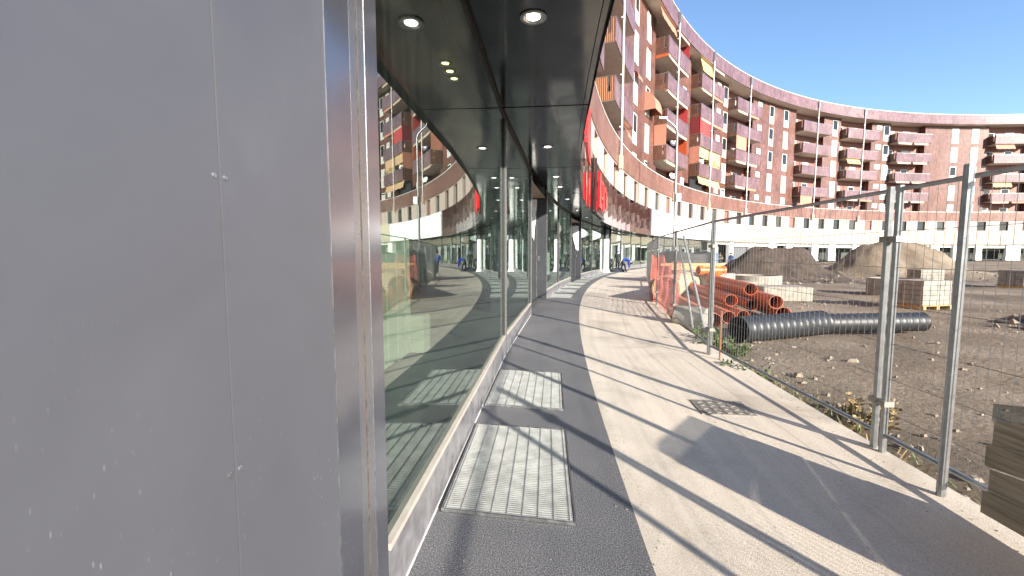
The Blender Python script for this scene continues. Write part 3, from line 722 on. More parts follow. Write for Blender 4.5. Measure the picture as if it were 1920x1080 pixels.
# ---- downlights in the soffit
def downlight(a, r, z, label, mglow, rad=.115, group='recessed downlights'):
    c = P(a, r, z); t = thing('downlight', c, label, 'ceiling light', group)
    mb = MB(); mb.lathe(c, [(rad*.72,-.001),(rad*.78,-.012),(rad,-.010),(rad,.0)], n=28); mb.build('trim_ring', M['post'], t, True)
    mb = MB(); mb.lathe(c, [(rad*.75,-.009),(rad*.66,-.004),(rad*.52,-.0025)], n=28); mb.build('reflector', M['chrome'], t, True)
    mb = MB(); mb.lathe(c+Vector((0,0,-.0022)), [(rad*.52,0),(0,0)], n=24); mb.build('lamp_disc', mglow, t)
    return t
dl = [(4.98, 'round lit downlight nearest the viewer in the dark soffit'), (7.56, 'second lit downlight along the dark soffit from the viewer'), (9.4, 'third lit downlight along the soffit, before the doorway recess'),
      (10.4, 'fourth lit downlight along the soffit, beside the doorway recess'), (12.15, 'fifth lit downlight along the soffit, past the doorway recess'), (14.6, 'sixth lit downlight along the soffit, above the second pair of panes'), (17.0, 'farthest lit downlight visible along the soffit')]
for a, lb in dl: downlight(a, 101.83, 3.578, lb, M['lamp'])
for a, lb in ((5.34, 'upper one of three yellow ceiling lights behind the glass'), (5.45, 'middle one of three yellow ceiling lights behind the glass'), (5.56, 'lower one of three yellow ceiling lights behind the glass')):
    downlight(a, 102.76, 3.50, lb, M['ylamp'], .075, 'yellow lights inside the shop')

# ---- red shop lettering
t = thing('red_light_box', P(12.2, 101.1, 5), 'tall red box letter nearest the soffit on the metal fascia', 'sign', 'red shop lettering')
mb = MB(); mb.arcbox(10.6, 12.75, 101.03, 101.12, 5.22, 6.75); mb.build('face_box', M['red'], t)
mb = MB(); mb.arcbox(10.6, 12.75, 101.04, 101.11, 5.10, 5.215); mb.build('lower_band', M['curt_dred'], t)
mb = MB(); mb.arcbox(10.6, 12.75, 101.03, 101.12, 4.98, 5.095); mb.build('foot_band', M['red'], t)
t = thing('shop_lettering', P(17, 101.1, 4), 'red raised letters in an L-shaped black frame on the metal fascia', 'sign', 'red shop lettering')
def letter(shape):
    mb = MB()
    for (x0, x1, z0, z1, d0) in shape: mb.arcbox(x0, x1, 101.0-d0, 101.08, z0, z1)
    mb.build('letter', M['red'], t)
letter([(16.1, 16.6, 3.98, 5.82, .03), (16.6, 16.95, 3.98, 4.3, .03)])
letter([(16.95, 17.1, 4.55, 5.6, 0), (17.1, 17.4, 5.4, 5.6, 0), (17.1, 17.4, 4.55, 4.75, 0), (17.4, 17.6, 3.95, 5.6, 0)])
letter([(17.75, 17.95, 4.25, 5.5, 0), (17.95, 18.35, 5.2, 5.5, 0), (18.35, 18.55, 4.25, 5.3, 0)])
mb = MB(); mb.arcbox(15.5, 15.56, 101.06, 101.15, 3.62, 6.3); mb.arcbox(15.56, 18.2, 101.03, 101.15, 3.58, 3.68); mb.build('sign_frame', M['black'], t)

# ------------------------------------------------------------------ floor grates
def grate_mesh():
    bars, frm = MB(), MB(); W, Ln = .80, 1.32
    sh = lambda x, y, z: (x, y-.10*x, z)
    def bx(mb, x0, x1, y0, y1, z0, z1):
        p = [sh(x,y,z) for z in (z0,z1) for (x,y) in ((x0,y0),(x1,y0),(x1,y1),(x0,y1))]
        for f in ((4,5,6,7),(0,1,5,4),(1,2,6,5),(2,3,7,6),(3,0,4,7)): mb.face([p[i] for i in f])
    for i in range(60):
        y = -Ln/2+.02+i*(Ln-.04)/59; bx(bars, -W/2+.012, W/2-.012, y-.004, y+.004, .0045, .0195)
    for i in range(9):
        x = -W/2+.03+i*(W-.06)/8; bx(bars, x-.003, x+.003, -Ln/2+.01, Ln/2-.01, .0042, .0215)
    for x in (-W/2, W/2-.008): bx(frm, x, x+.008, -Ln/2, Ln/2, .004, .023)
    for y in (-Ln/2, Ln/2-.008): bx(frm, -W/2+.008, W/2-.008, y, y+.008, .004, .0225)
    pit_shade = MB(); pit_shade.face([sh(-W/2-.012,-Ln/2-.0,.003), sh(W/2+.004,-Ln/2,.003), sh(W/2+.004,Ln/2,.003), sh(-W/2-.012,Ln/2,.003)])  # no hole: a flat dark sheet paints the shade below the bars
    return frm, bars, pit_shade
frm, bars, pit_shade = grate_mesh()
def make_grate(label):
    t = thing('floor_grate', (0,0,0), label, 'floor grate', 'steel grates set in the asphalt strip')
    o = frm.build('grate_frame', M['steel'], t); bars.build('grate_bars', M['grate'], t); pit_shade.build('grate_pit_shade', M['pit_shade'], t)
    return t
ga = [4.51, 5.53] + [11.6+1.22*k for k in range(9)] + [22.8]
names = ['large steel grate in the asphalt strip, nearest the viewer', 'second steel grate from the viewer, crossed by a broad shadow', 'third steel grate from the viewer, just past the doorway recess'] + \
        ['%s steel grate from the viewer in the asphalt strip' % s for s in ('fourth','fifth','sixth','seventh','eighth','ninth','tenth','eleventh','twelfth')]
g0 = make_grate(names[0])
for i, a in enumerate(ga):
    if i == 0: o = g0
    else:
        o = g0.copy(); col.objects.link(o)
        for ch in list(g0.children):
            c2 = ch.copy(); col.objects.link(c2); c2.parent = o
        o['label'] = names[i]
    o.location = P(a, 101.925, 0); o.rotation_euler.z = -R_(a)
    if i >= 2: o.scale = (1, 1.08, 1)
mb = MB(); c = Vector((2.17, 4.36, -.045))
mb.box(c+Vector((0,0,.004)), (.52,.42,.014), rot=-.12)
t = thing('drain_cover', c, 'worn cast iron drain cover in the pale concrete', 'drain cover'); mb.build('cover_frame', M['castiron'], t)
mb = MB()
for i in range(5):
    for j in range(4): mb.box(c+Matrix.Rotation(-.12,3,'Z')@Vector((-.2+i*.1, -.15+j*.1, .013)), (.055,.065,.008), rot=.35)
mb.build('cover_studs', M['castiron'], t)

# ------------------------------------------------------------------ site fence
def fence_panel(p, q, label, h=2.13, brace=False, nw=46):
    p, q = Vector(p), Vector(q); d = (q-p); ln = d.length; u = d.normalized()
    t = thing('site_fence', p, label, 'fence', 'wire mesh site fence panels')
    for s, e in ((.045, p), (-.045, q)):
        mb = MB(); mb.tube([e+u*s, e+u*s+Vector((0,0,h))], .025, 8); mb.build('post', M['post'], t, True)
    for z in (.16, h-.03):
        mb = MB(); mb.tube([p+u*.05+Vector((0,0,z)), q-u*.05+Vector((0,0,z))], .018, 6); mb.build('rail', M['post'], t, True)
    mb = MB()
    for i in range(1, nw):
        b = p+u*(ln*i/nw); mb.tube([b+Vector((0,0,.17)), b+Vector((0,0,h-.04))], .0022, 4, cap=False)
    for z in (.35, .62, .9, 1.2, 1.5, 1.78):
        mb.tube([p+u*.04+Vector((0,0,z)), q-u*.04+Vector((0,0,z))], .0022, 4, cap=False)
    mb.build('wire_mesh', M['wire'], t)
    for z in (.42, 1.72):
        mb = MB(); mb.box(q+Vector((0,0,z)), (.17,.075,.045), rot=math.atan2(u.y, u.x)); mb.tube([q+Vector((-.06,0,z)), q+Vector((.07,0,z))], .011, 6); mb.build('clamp', M['castiron'], t)
    return t
def FP(a, r): v = P(a, r, -.06); return v
J = [(-8.3, 99.05), (-5.4, 99.05), (-3.45, 99.05), (-1.0, 99.05)]
ja = [0.98, 2.9, 4.84, 6.77, 8.72, 10.65, 12.6, 14.6, 16.6, 18.6, 20.6, 22.6, 24.6, 26.6, 28.6, 30.6]
jr = [98.98, 98.98, 99.0, 99.2, 98.98, 98.85, 98.62, 98.5, 98.5, 98.5, 98.5, 98.45, 98.4, 98.3, 98.2, 98.0]
fl = ['mesh fence panel standing behind the viewer', 'mesh fence panel abreast of the viewer at the right edge', 'mesh fence panel nearest in view on the right, beside the drain cover', 'mesh fence panel in front of the orange pipes, ending at the paired posts',
      'mesh fence panel between the single post and the hanging orange net', 'mesh fence panel carrying the orange net'] + ['mesh fence panel along the path, %s past the orange net' % s for s in ('first','second','third','fourth','fifth','sixth','seventh','eighth','ninth')]
for i in range(len(ja)-1):
    fence_panel(FP(ja[i], jr[i]), FP(ja[i+1], jr[i+1]), fl[i], nw=46 if i < 8 else 30)
# braces and stakes by the fence
def stake(p, q, r, label, m, name='fence_stake', cat='stake'):
    mb = MB(); mb.tube([p, (Vector(p)+Vector(q))/2, q], r, 8); o = mb.build(name, m, None, True, origin=p); return tag(o, label, cat)
p = FP(8.5, 98.85)
stake((3.95, 9.35, -.1), (3.86, 10.0, 1.75), .024, 'slanting steel brace leaning on the fence, left one of two', M['post'], 'fence_brace', 'brace')
stake((4.12, 9.15, -.1), (3.92, 9.95, 1.95), .027, 'slanting steel brace leaning on the fence, right one of two', M['post'], 'fence_brace', 'brace')
stake((3.12, 6.40, -.15), (3.13, 6.42, .69), .013, 'rusty iron rod in the ground just past the paired posts', M['rust'], 'rusty_rod', 'rod')
stake((2.76, 1.50, -.1), (2.75, 1.49, 2.1), .042, 'thick timber post beside the fence at the right edge', M['wood'], 'timber_post', 'post')
stake((2.83, 2.74, -.1), (2.83, 2.73, 2.1), .026, 'thin steel stake beside the fence at the right edge', M['post'], 'fence_stake', 'stake')
stake((2.61, -.5, -.1), (2.61, -.5, 2.1), .03, 'steel stake beside the fence, abreast of the viewer', M['post'], 'fence_stake', 'stake')
t = thing('shadow_board', (2.74, 1.6, -.05), 'made-up planks and plastic strip on the fence, added to cast a shadow on the path', 'board')  # unseen stand-in, shaped to cast the broad shadow on the path
ztop = lambda y: 1.085-(y-.80)*.245
for k in range(4):
    bd = MB(); f0, f1 = k/4+.006, (k+1)/4-.006
    bd.sheet([(2.715,.80,.02+f0*(ztop(.8)-.11)), (2.795,2.45-.03*(k%2),.02+f0*(ztop(2.45)-.11)), (2.795,2.45-.03*(k%2),.02+f1*(ztop(2.45)-.11)), (2.715,.80,.02+f1*(ztop(.8)-.11))], .022)
    bd.build('plank', M['plank'], t)
bd = MB(); bd.sheet([(2.715,.80,ztop(.8)-.10), (2.795,2.45,ztop(2.45)-.10), (2.795,2.45,ztop(2.45)), (2.735,1.3,ztop(1.3)), (2.725,1.0,ztop(1.0)-.0), (2.715,.82,ztop(.8)-.03)], .004); bd.build('plastic_strip', M['clearfilm'], t)  # translucent strip added to lighten the upper edge of that shadow
# orange safety net on the fence
def net(name, a0, a1, r, z0, z1, m, nx, nz, label, rr=.007, seed=1):
    rnd = random.Random(seed); mb = MB()
    W = lambda i, j: P(a0+(a1-a0)*i/nx, r+.02*math.sin(i*.5+j*.2)+.015*math.sin(j*.7), z0+(z1-z0)*j/nz + .06*math.sin(i*.33)*(j/nz)+rnd.uniform(-.006,.006))
    for i in range(nx+1): mb.tube([W(i,j) for j in range(nz+1)], rr, 3, cap=False)
    for j in range(nz+1): mb.tube([W(i,j) for i in range(nx+1)], rr*1.15, 3, cap=False)
    return tag(mb.build(name, m, None, origin=P((a0+a1)/2, r, z0)), label, 'safety net')
net('safety_net', 10.0, 11.7, 98.84, .0, 1.45, M['net'], 28, 18, 'bright orange plastic safety net hung on the site fence', .005)
net('safety_net', 8.75, 9.95, 98.86, -.05, 1.32, M['netred'], 22, 18, 'darker red plastic safety net drooping beside the orange one', .005, 2)

# ------------------------------------------------------------------ building site
def pipe(name, p, q, r, m, label, th=.06, cat='pipe', group=None, ribs=0):
    p, q = Vector(p), Vector(q); d = q-p; ln = d.length; Rm = d.to_track_quat('Z', 'Y').to_matrix()
    prof = [(r*(1-th),0),(r,0)]
    if ribs:
        n = ribs
        for i in range(n): prof += [(r, ln*(i+.1)/n), (r*.93, ln*(i+.5)/n), (r*.93, ln*(i+.8)/n), (r, ln*(i+1)/n)]
    else: prof += [(r*1.0, ln*.92), (r*1.09, ln*.925), (r*1.09, ln)] if name == 'plastic_pipe' else [(r, ln)]
    prof += [(r*(1-th), ln), (r*(1-th), 0)]
    mb = MB(); mb.lathe(p, prof, n=22, R=Rm)
    o = mb.build(name, m, None, True, origin=p); return tag(o, label, cat, group)
gp = 'orange plastic pipes'
pipe('plastic_pipe', (4.50, 9.55, .06), (5.28, 13.9, .08), .16, M['pvc_dusty'], 'dusty orange pipe nearest the fence', group=gp)
pipe('plastic_pipe', (5.05, 10.0, .06), (5.85, 14.8, .08), .15, M['pvc_dusty'], 'second dusty orange pipe from the fence, on the ground', group=gp)
pipe('plastic_pipe', (5.55, 10.3, .05), (6.25, 15.2, .07), .14, M['pvc_dusty'], 'third dusty orange pipe from the fence, beside the black pipe', group=gp)
pipe('plastic_pipe', (5.55, 10.9, .36), (6.2, 15.0, .40), .15, M['pvc'], 'clean orange pipe lying on top of the dusty ones', group=gp)
pipe('plastic_pipe', (6.25, 11.2, .20), (7.1, 15.8, .25), .14, M['pvc'], 'farthest orange pipe, behind the clean top one', group=gp)
pipe('plastic_pipe', (6.7, 10.6, .06), (7.9, 16.0, .1), .17, M['pvc_dusty'], 'dusty orange pipe on the ground, rightmost of the lower row', group=gp)
pipe('plastic_pipe', (6.35, 10.35, .38), (7.3, 15.2, .42), .16, M['pvc_dusty'], 'dusty orange pipe on the upper row, right of the clean one', group=gp)
pipe('plastic_pipe', (5.95, 10.75, .66), (6.85, 14.9, .68), .15, M['pvc'], 'single orange pipe topping the whole pile', group=gp)
pipe('corrugated_pipe', (4.25, 8.05, .12), (6.3, 8.75, .14), .25, M['blackpipe'], 'black corrugated pipe lying across behind the fence', ribs=13)
pipe('corrugated_pipe', (4.9, 8.75, .10), (8.6, 9.0, .12), .2, M['blackpipe'], 'longer black corrugated pipe half hidden behind the first', ribs=26)
pipe('concrete_pipe', (3.86, 9.95, .08), (4.30, 9.42, .08), .27, M['concrete'], 'short grey concrete pipe length lying by the fence', th=.97)
pipe('cement_pipe', (4.95, 13.9, .40), (8.0, 18.2, .46), .45, M['creampipe'], 'big cream cement pipe behind the orange pipes', th=.12)
# stepped concrete blocks and a ring
def block(c, d, rot, label, m=None, name='concrete_block', cat='block', ch=.03):
    bm = bmesh.new(); bmesh.ops.create_cube(bm, size=1); bmesh.ops.scale(bm, vec=d, verts=bm.verts)
    bmesh.ops.bevel(bm, geom=bm.edges[:], offset=ch, segments=1, affect='EDGES')
    rnd = random.Random(len(label))
    for v in bm.verts: v.co += Vector((rnd.uniform(-1,1), rnd.uniform(-1,1), rnd.uniform(-1,1)))*ch*.25
    me = bpy.data.meshes.new(name); bm.to_mesh(me); bm.free(); me.materials.append(m or M['concrete'])
    o = bpy.data.objects.new(name, me); col.objects.link(o); o.location = c; o.rotation_euler.z = rot
    return tag(o, label, cat)
block((7.5, 16.0, .35), (1.0, 1.0, .95), .5, 'upright concrete block under the orange pipe fitting')
block((8.6, 16.8, .16), (1.5, .9, .62), .2, 'low concrete block beside the one under the pipe fitting')
block((9.7, 15.6, .12), (1.6, 1.2, .5), -.15, 'wide concrete slab in front of the concrete ring')
block((7.2, 15.2, .0), (.7, .5, .3), .9, 'small broken concrete lump between the pipes')
pipe('concrete_ring', (10.4, 18.5, -.12), (10.4, 18.5, .62), 1.0, M['concrete'], 'round concrete well ring standing beyond the blocks', th=.12, cat='well ring')
pipe('concrete_ring', (15.5, 17.5, -.12), (15.5, 17.5, .55), .9, M['concrete'], 'round concrete well ring near the dug soil heap', th=.12, cat='well ring')
# orange pipe fitting: branch of two sockets
c = Vector((7.15, 15.7, .93)); mb = MB()
ax = Vector((1, .12, 0)).normalized(); Rm = ax.to_track_quat('Z', 'Y').to_matrix()
mb.lathe(c-ax*.42, [(.13,0),(.17,0),(.17,.16),(.135,.2),(.135,.5),(.17,.54),(.17,.72),(.135,.74),(.135,.9),(.16,.92),(.16,1.0),(.13,1.0)], n=20, R=Rm)
b2 = Vector((.5,-.6,-.5)).normalized(); mb.lathe(c, [(.125,0),(.125,.3),(.16,.32),(.16,.45),(.12,.45)], n=18, R=b2.to_track_quat('Z','Y').to_matrix())
tag(mb.build('pipe_fitting', M['pvc_bright'], None, True, origin=c), 'bright orange branched pipe fitting resting on a concrete block', 'pipe fitting')
for i, (y, z, lb) in enumerate(((18.0, .95, 'thick timber beam lying over the cream pipe'), (18.35, 1.08, 'thin timber plank behind the thick beam'))):
    mb = MB(); mb.box((7.6, y, z), (2.2+.5*i, .2, .16-.06*i), rot=.05); tag(mb.build('timber_beam', M['wood'], None, origin=(7.6, y, z)), lb, 'beam')
block((7.6, 18.3, .42), (1.8, .7, .88), .05, 'concrete block carrying the timber beams')
# sheeted stack
def drape(name, c, d, rot, m, label, seed, amp=.08, nx=22, ny=12):
    rnd = random.Random(seed); mb = MB(); Rm = Matrix.Rotation(rot, 3, 'Z'); c = Vector(c)
    ph = [rnd.uniform(0, 6.28) for _ in range(8)]
    def pt(i, j):
        u = i/nx*2*math.pi; v = j/ny
        ex = 4.0; cu, su = math.cos(u), math.sin(u)
        rx = (abs(cu)**ex+abs(su)**ex)**(-1/ex)
        fold = amp*(math.sin(7*u+ph[0])*.6+math.sin(13*u+ph[1]+v*3)*.4)
        if v < .62: w_ = 1+.1*(1-v/.62)+fold*(1-v*.9); z = v/.62*(.95+.05*math.sin(3*u+ph[2]))
        else: t_ = (v-.62)/.38; w_ = (1-t_)*1.0+fold*.3*(1-t_); z = .95+.05*math.sin(3*u+ph[2])*(1-t_)+.07*math.sin(t_*2+ph[3])*t_
        return c+Rm@Vector((rx*cu*w_*d[0]/2, rx*su*w_*d[1]/2, z*d[2]))
    for i in range(nx):
        for j in range(ny): mb.face([pt(i,j), pt(i+1,j), pt(i+1,j+1), pt(i,j+1)])
    return tag(mb.build(name, m, None, True, origin=c), label, 'covered stack')
drape('tarped_stack', (9.45, 24.0, -.16), (2.4, 2.0, 1.86), .1, M['tarp'], 'stack of material under black plastic sheet behind the timber beams', 3, nx=44, ny=18)
drape('tarped_stack', (10.9, 24.6, -.16), (.95, 1.6, 1.75), .2, M['bluetarp'], 'narrow stack under faded blue tarpaulin beside the black one', 5, nx=36, ny=18)
mb = MB(); mb.sheet([(10.2,22.6,-.05),(11.0,22.5,-.0),(10.75,22.75,1.05)], .03); tag(mb.build('foil_sheet', M['silver'], None, origin=(10.6,22.6,0)), 'crumpled silver foil hanging from the black sheet', 'foil')
def heap(name, c, rx, ry, h, m, label, seed, n=84, nr=30):
    rnd = random.Random(seed); mb = MB(); ph = [rnd.uniform(0,6.28) for _ in range(6)]; off = Vector((seed*3.1, seed*1.7, 0)); c = Vector(c)
    def pt(i, j):
        u = i%n/n*2*math.pi; v = j/nr
        e = 1+.16*math.sin(2*u+ph[0])+.1*math.sin(5*u+ph[1])+.05*math.sin(11*u+ph[4])
        x, y = math.cos(u)*rx*v*e, math.sin(u)*ry*v*e
        q = Vector((x, y, 0))*.55+off
        hump = .62*math.exp(-((x/rx+.28)**2*7+(y/ry)**2*6)) + .55*math.exp(-((x/rx-.3)**2*9+(y/ry-.1)**2*7)) + .45*max(0, 1-v)
        z = h*hump*(1-v**4) + (.3*noise.noise(q)+.16*noise.noise(q*2.7)+.08*noise.noise(q*6.5)+.04*noise.noise(q*15))*min(1, (1-v)*4)*min(1, h)
        return c+Vector((x, y, z-(.15 if j == nr else 0)))
    for i in range(n):
        for j in range(nr):
            q = [pt(i,j), pt(i,j+1), pt(i+1,j+1), pt(i+1,j)]
            mb.face(q[1:] if j == 0 else q)
    return tag(mb.build(name, m, None, True, origin=c), label, 'soil heap')
heap('soil_heap', (16.8, 27.5, -.14), 4.8, 3.4, 2.1, M['darksoil'], 'dark heap of dug soil beyond the well ring', 4)
heap('soil_heap', (28.5, 32, -.14), 6.5, 4.5, 2.5, M['soil'], 'pale heap of stony soil farther right than the dark heap', 9)
heap('soil_heap', (14.5, 9.2, -.14), 2.8, 2.1, .95, M['darksoil'], 'low rubble heap near the fence at the right edge', 12)
cl = MB(); rnd = random.Random(77)
for (cx, cy, rx, ry, hh) in ((16.8, 27.5, 4.8, 3.4, 2.1), (28.5, 32, 6.5, 4.5, 2.5), (14.5, 9.2, 2.8, 2.1, .95)):
    for k in range(260):
        u = rnd.uniform(0, 6.28); v = .72+.5*rnd.random()**1.5
        x, y = cx+rx*v*math.cos(u), cy+ry*v*math.sin(u); q = .03+.16*rnd.random()**4
        z = max(-.15, -.15 + hh*.5*max(0, 1-v))
        X, Y, Z = [Vector((rnd.uniform(-1,1), rnd.uniform(-1,1), rnd.uniform(-1,1))).normalized()*q for _ in range(3)]
        c = Vector((x, y, z)); p = [c+X, c+Y, c-X, c-Y]; t1, t2 = c+Vector((0,0,q*.8)), c-Vector((0,0,q*.5))
        p = [Vector((c.x+math.cos(i*1.57+u)*q*rnd.uniform(.7,1.2), c.y+math.sin(i*1.57+u)*q*rnd.uniform(.7,1.2), c.z+rnd.uniform(-.1,.2)*q)) for i in range(4)]
        for i in range(4): cl.face([p[i], p[(i+1)%4], t1])
o = cl.build('soil_clods', M['stone']); tag(o, 'clods and stones fallen around the feet of the soil heaps', 'clods', kind='stuff')
# pallets of kerb stones further right
for i, (x, y, rz, lb) in enumerate(((12.5, 13.2, .2, 'pallet of pale paving blocks nearest the black pipes'), (21, 22, -.1, 'pallet of pale paving blocks beside the dark soil heap'), (24.5, 21.0, .35, 'rightmost pallet of pale paving blocks on the site'))):
    t = thing('paving_pallet', (x, y, -.13), lb, 'pallet', 'pallets of paving blocks')
    mb = MB()
    for k in range(3): mb.box((x+math.cos(rz)*(-.5+.5*k), y+math.sin(rz)*(-.5+.5*k), -.06), (.1, 1.0, .1), rot=rz)
    for k in range(6): mb.box((x-math.sin(rz)*(-.45+.18*k), y+math.cos(rz)*(-.45+.18*k), .003), (1.15, .1, .022), rot=rz)
    mb.build('pallet_base', M['wood'], t)
    mb = MB()
    for lz in range(5):
        for kx in range(4):
            for ky in range(3):
                ox, oy = -.4+.27*kx, -.3+.3*ky
                mb.box((x+ox*math.cos(rz)-oy*math.sin(rz), y+ox*math.sin(rz)+oy*math.cos(rz), .09+lz*.145), (.255, .285, .135), rot=rz+random.uniform(-.02,.02))
    mb.build('paving_blocks', M['concrete'], t)
# lamp mast with bent top, behind the fence
t = thing('lamp_mast', (14.88, 40, -.14), 'slim grey steel lamp mast with a bent top rising beyond the covered stacks', 'pole')
pts = [(14.88,40,-.2),(14.88,40,4),(14.88,40,8),(14.88,40,12.3),(14.86,40,12.55),(14.76,40,12.8),(14.5,40,13.05),(13.85,39.9,13.5)]
mb = MB(); mb.tube(pts, [.12,.115,.11,.1,.1,.095,.09,.07], 10); mb.build('pole', M['post'], t, True)
mb = MB(); mb.box((13.5, 39.85, 13.62), (.75,.26,.12), rot=.1); mb.build('lamp_head', M['post'], t)
mb = MB(); mb.box((15.1, 39.9, 6.6), (.42,.26,.7)); mb.build('junction_box', M['post'], t)
# weeds, grass and stones along the slab edge
def weed(c, h, n, label, seed, m):
    rnd = random.Random(seed); t = thing('weed', c, label, 'plant', 'weeds along the site fence'); mb = MB(); sm = MB(); c = Vector(c)
    for k in range(n):
        d = Vector((rnd.gauss(0,.35), rnd.gauss(0,.35), 1)).normalized(); hh = h*rnd.uniform(.5,1); b = c+Vector((rnd.gauss(0,.12), rnd.gauss(0,.16), -.06))
        sm.tube([b, b+d*hh*.5, b+d*hh+Vector((d.x,d.y,0))*.1], [.006,.005,.002], 4, cap=False)
        for j in range(14): leaves(mb, b+d*hh*(.25+.75*j/13), .05, 2, .075, m, seed=rnd.random())
    sm.build('stem', M['bush'], t); mb.build('foliage', None, t)
weed((3.55, 7.75, -.16), .5, 20, 'tall bushy weed between the concrete pipe and paired posts', 1, M['bush'])
weed((3.75, 7.2, -.16), .34, 14, 'leafy weed behind the paired fence posts', 2, M['bush'])
weed((3.25, 5.9, -.16), .24, 12, 'low weed past the rusty rod', 3, M['bush'])
weed((4.35, 10.9, -.12), .35, 12, 'low yellowing weed at the foot of the orange net', 4, M['drybush'])
weed((3.6, 4.4, -.16), .3, 14, 'dry weed behind the fence near the right edge', 5, M['drybush'])
rnd = random.Random(11); gm, sm = MB(), MB()
for k in range(900):
    a = rnd.uniform(2, 13); r = 98.9-abs(rnd.gauss(0,.16)); b = P(a, r, -.14); d = Vector((rnd.gauss(0,.4), rnd.gauss(0,.4), 1)).normalized(); h = rnd.uniform(.05,.2); e = Vector((rnd.uniform(-1,1), rnd.uniform(-1,1), 0)).normalized()*.007
    gm.face([b-e, b+e, b+d*h+Vector((d.x,d.y,0))*.06], None, rnd.choice([M['bush'], M['bush'], M['drybush']]))
o = gm.build('grass', None); tag(o, 'thin grass growing along the broken slab edge', 'grass', kind='stuff')
for k in range(2600):
    if k < 900: a = rnd.uniform(1.5, 13); r = 98.9-abs(rnd.gauss(0,.5)); c = P(a, r, 0); c.z = zsite(c.x, c.y) if r < 98.75 else -.2
    else:
        if k % 40 == 0 or k == 900: cl = (rnd.uniform(3.6, 15), rnd.uniform(2, 15))
        x, y = cl[0]+rnd.gauss(0,.7), cl[1]+rnd.gauss(0,.7); x = max(x, 3.2+.06*y); c = Vector((x, y, zsite(x, y)))
    s = .008+.05*rnd.random()**3.2*(2.2 if k % 23 == 0 else 1); Rz = rnd.uniform(0,6.28)
    X = Vector((math.cos(Rz), math.sin(Rz), 0))*s; Y = Vector((-math.sin(Rz), math.cos(Rz), 0))*s*rnd.uniform(.6,1); Z = Vector((rnd.uniform(-.2,.2)*s, 0, s*rnd.uniform(.4,.8)))
    p = [c-X, c-Y*.9, c+X*.9, c+Y]; tp = [c-X*.6+Z, c-Y*.5+Z*1.1, c+X*.5+Z, c+Y*.6+Z*.9]
    for i in range(4): sm.face([p[i], p[(i+1)%4], tp[(i+1)%4], tp[i]])
    sm.face(tp)
o = sm.build('gravel', M['stone']); tag(o, 'loose stones scattered on the site soil behind the fence', 'gravel', kind='stuff')
gr = MB(); rnd = random.Random(33)
for k in range(1500):
    a = rnd.uniform(2.6, 12); r = 101.17-rnd.gauss(.02,.05) if k % 3 == 0 else (rnd.uniform(99.0, 102.3) if k % 3 == 1 else 99.05+abs(rnd.gauss(0,.12)))
    c = P(a, r, zpath(r)+.001); q = .0025+.006*rnd.random()**3; u = rnd.uniform(0,6.28)
    p = [c+Vector((math.cos(u+i*1.57)*q, math.sin(u+i*1.57)*q, 0)) for i in range(4)]; tp = c+Vector((0,0,q*.9))
    for i in range(4): gr.face([p[i], p[(i+1)%4], tp])
o = gr.build('grit', M['stone']); tag(o, 'fine grit scattered over the path and the asphalt strip', 'grit', kind='stuff')

# ------------------------------------------------------------------ people
def person(loc, rot, joints, bones, regions, label, hair=M['hair'], cap=None, scale=1.0, extra=None):
    names_ = list(joints); idx = {n: i for i, n in enumerate(names_)}
    me = bpy.data.meshes.new('body'); me.from_pydata([joints[n][0] for n in names_], [(idx[a], idx[b]) for a, b in bones], [])
    ob = bpy.data.objects.new('body', me); col.objects.link(ob)
    sk = ob.modifiers.new('skin', 'SKIN'); sk.use_smooth_shade = True
    sv = me.skin_vertices[0].data
    for n in names_: r = joints[n][1]; sv[idx[n]].radius = (r, r*.85 if n in ('hip','chest','waist') else r); sv[idx[n]].use_root = (n == 'hip')
    ss = ob.modifiers.new('sub', 'SUBSURF'); ss.levels = 1; ss.render_levels = 1
    dg = bpy.context.evaluated_depsgraph_get(); m2 = bpy.data.meshes.new_from_object(ob.evaluated_get(dg))
    bpy.data.objects.remove(ob)
    t = bpy.data.objects.new('person', m2); col.objects.link(t); t.location = loc; t.rotation_euler.z = rot; t.scale = (scale,)*3
    m2.materials.clear(); order = []
    segs = []
    for (a, b) in bones:
        m = regions.get((a, b)) or regions['*']
        if m not in order: order.append(m)
        segs.append((Vector(joints[a][0]), Vector(joints[b][0]), order.index(m)))
    for m in order: m2.materials.append(m)
    for p in m2.polygons:
        c = p.center; best = (9, 0)
        for (A, Bv, k) in segs:
            d = Bv-A; tt = max(0, min(1, (c-A).dot(d)/d.length_squared)); ds = (c-(A+d*tt)).length
            if ds < best[0]: best = (ds, k)
        p.material_index = best[1]; p.use_smooth = True
    tag(t, label, 'person'); t['_org'] = [0,0,0]
    hc = Vector(joints['head'][0]); up = (hc-Vector(joints['neck'][0])).normalized(); Rm = up.to_track_quat('Z','Y').to_matrix()
    mb = MB(); mb.lathe(hc+up*.02, [(.112,.0),(.118,.04),(.1,.09),(.06,.125),(0,.135)], n=14, R=Rm)
    mb.build('cap' if cap else 'hair', cap or hair, t, True)
    if extra: extra(t)
    return t
def fingers(j, b, hand, dirv, side):                      # five short chains from the palm
    h = Vector(j[hand][0]); d = Vector(dirv).normalized(); s = Vector(side).normalized()
    for k, (o, l) in enumerate(((-.03,.07),(-.01,.085),(.012,.08),(.032,.062))):
        n1, n2 = '%s_f%d' % (hand, k), '%s_g%d' % (hand, k)
        j[n1] = (tuple(h+d*.06+s*o), .011); j[n2] = (tuple(h+d*(.06+l)+s*o*1.1), .008); b += [(hand, n1), (n1, n2)]
    n1, n2 = hand+'_t', hand+'_u'; j[n1] = (tuple(h+d*.02-s*.045), .012); j[n2] = (tuple(h+d*.06-s*.062), .009); b += [(hand, n1), (n1, n2)]
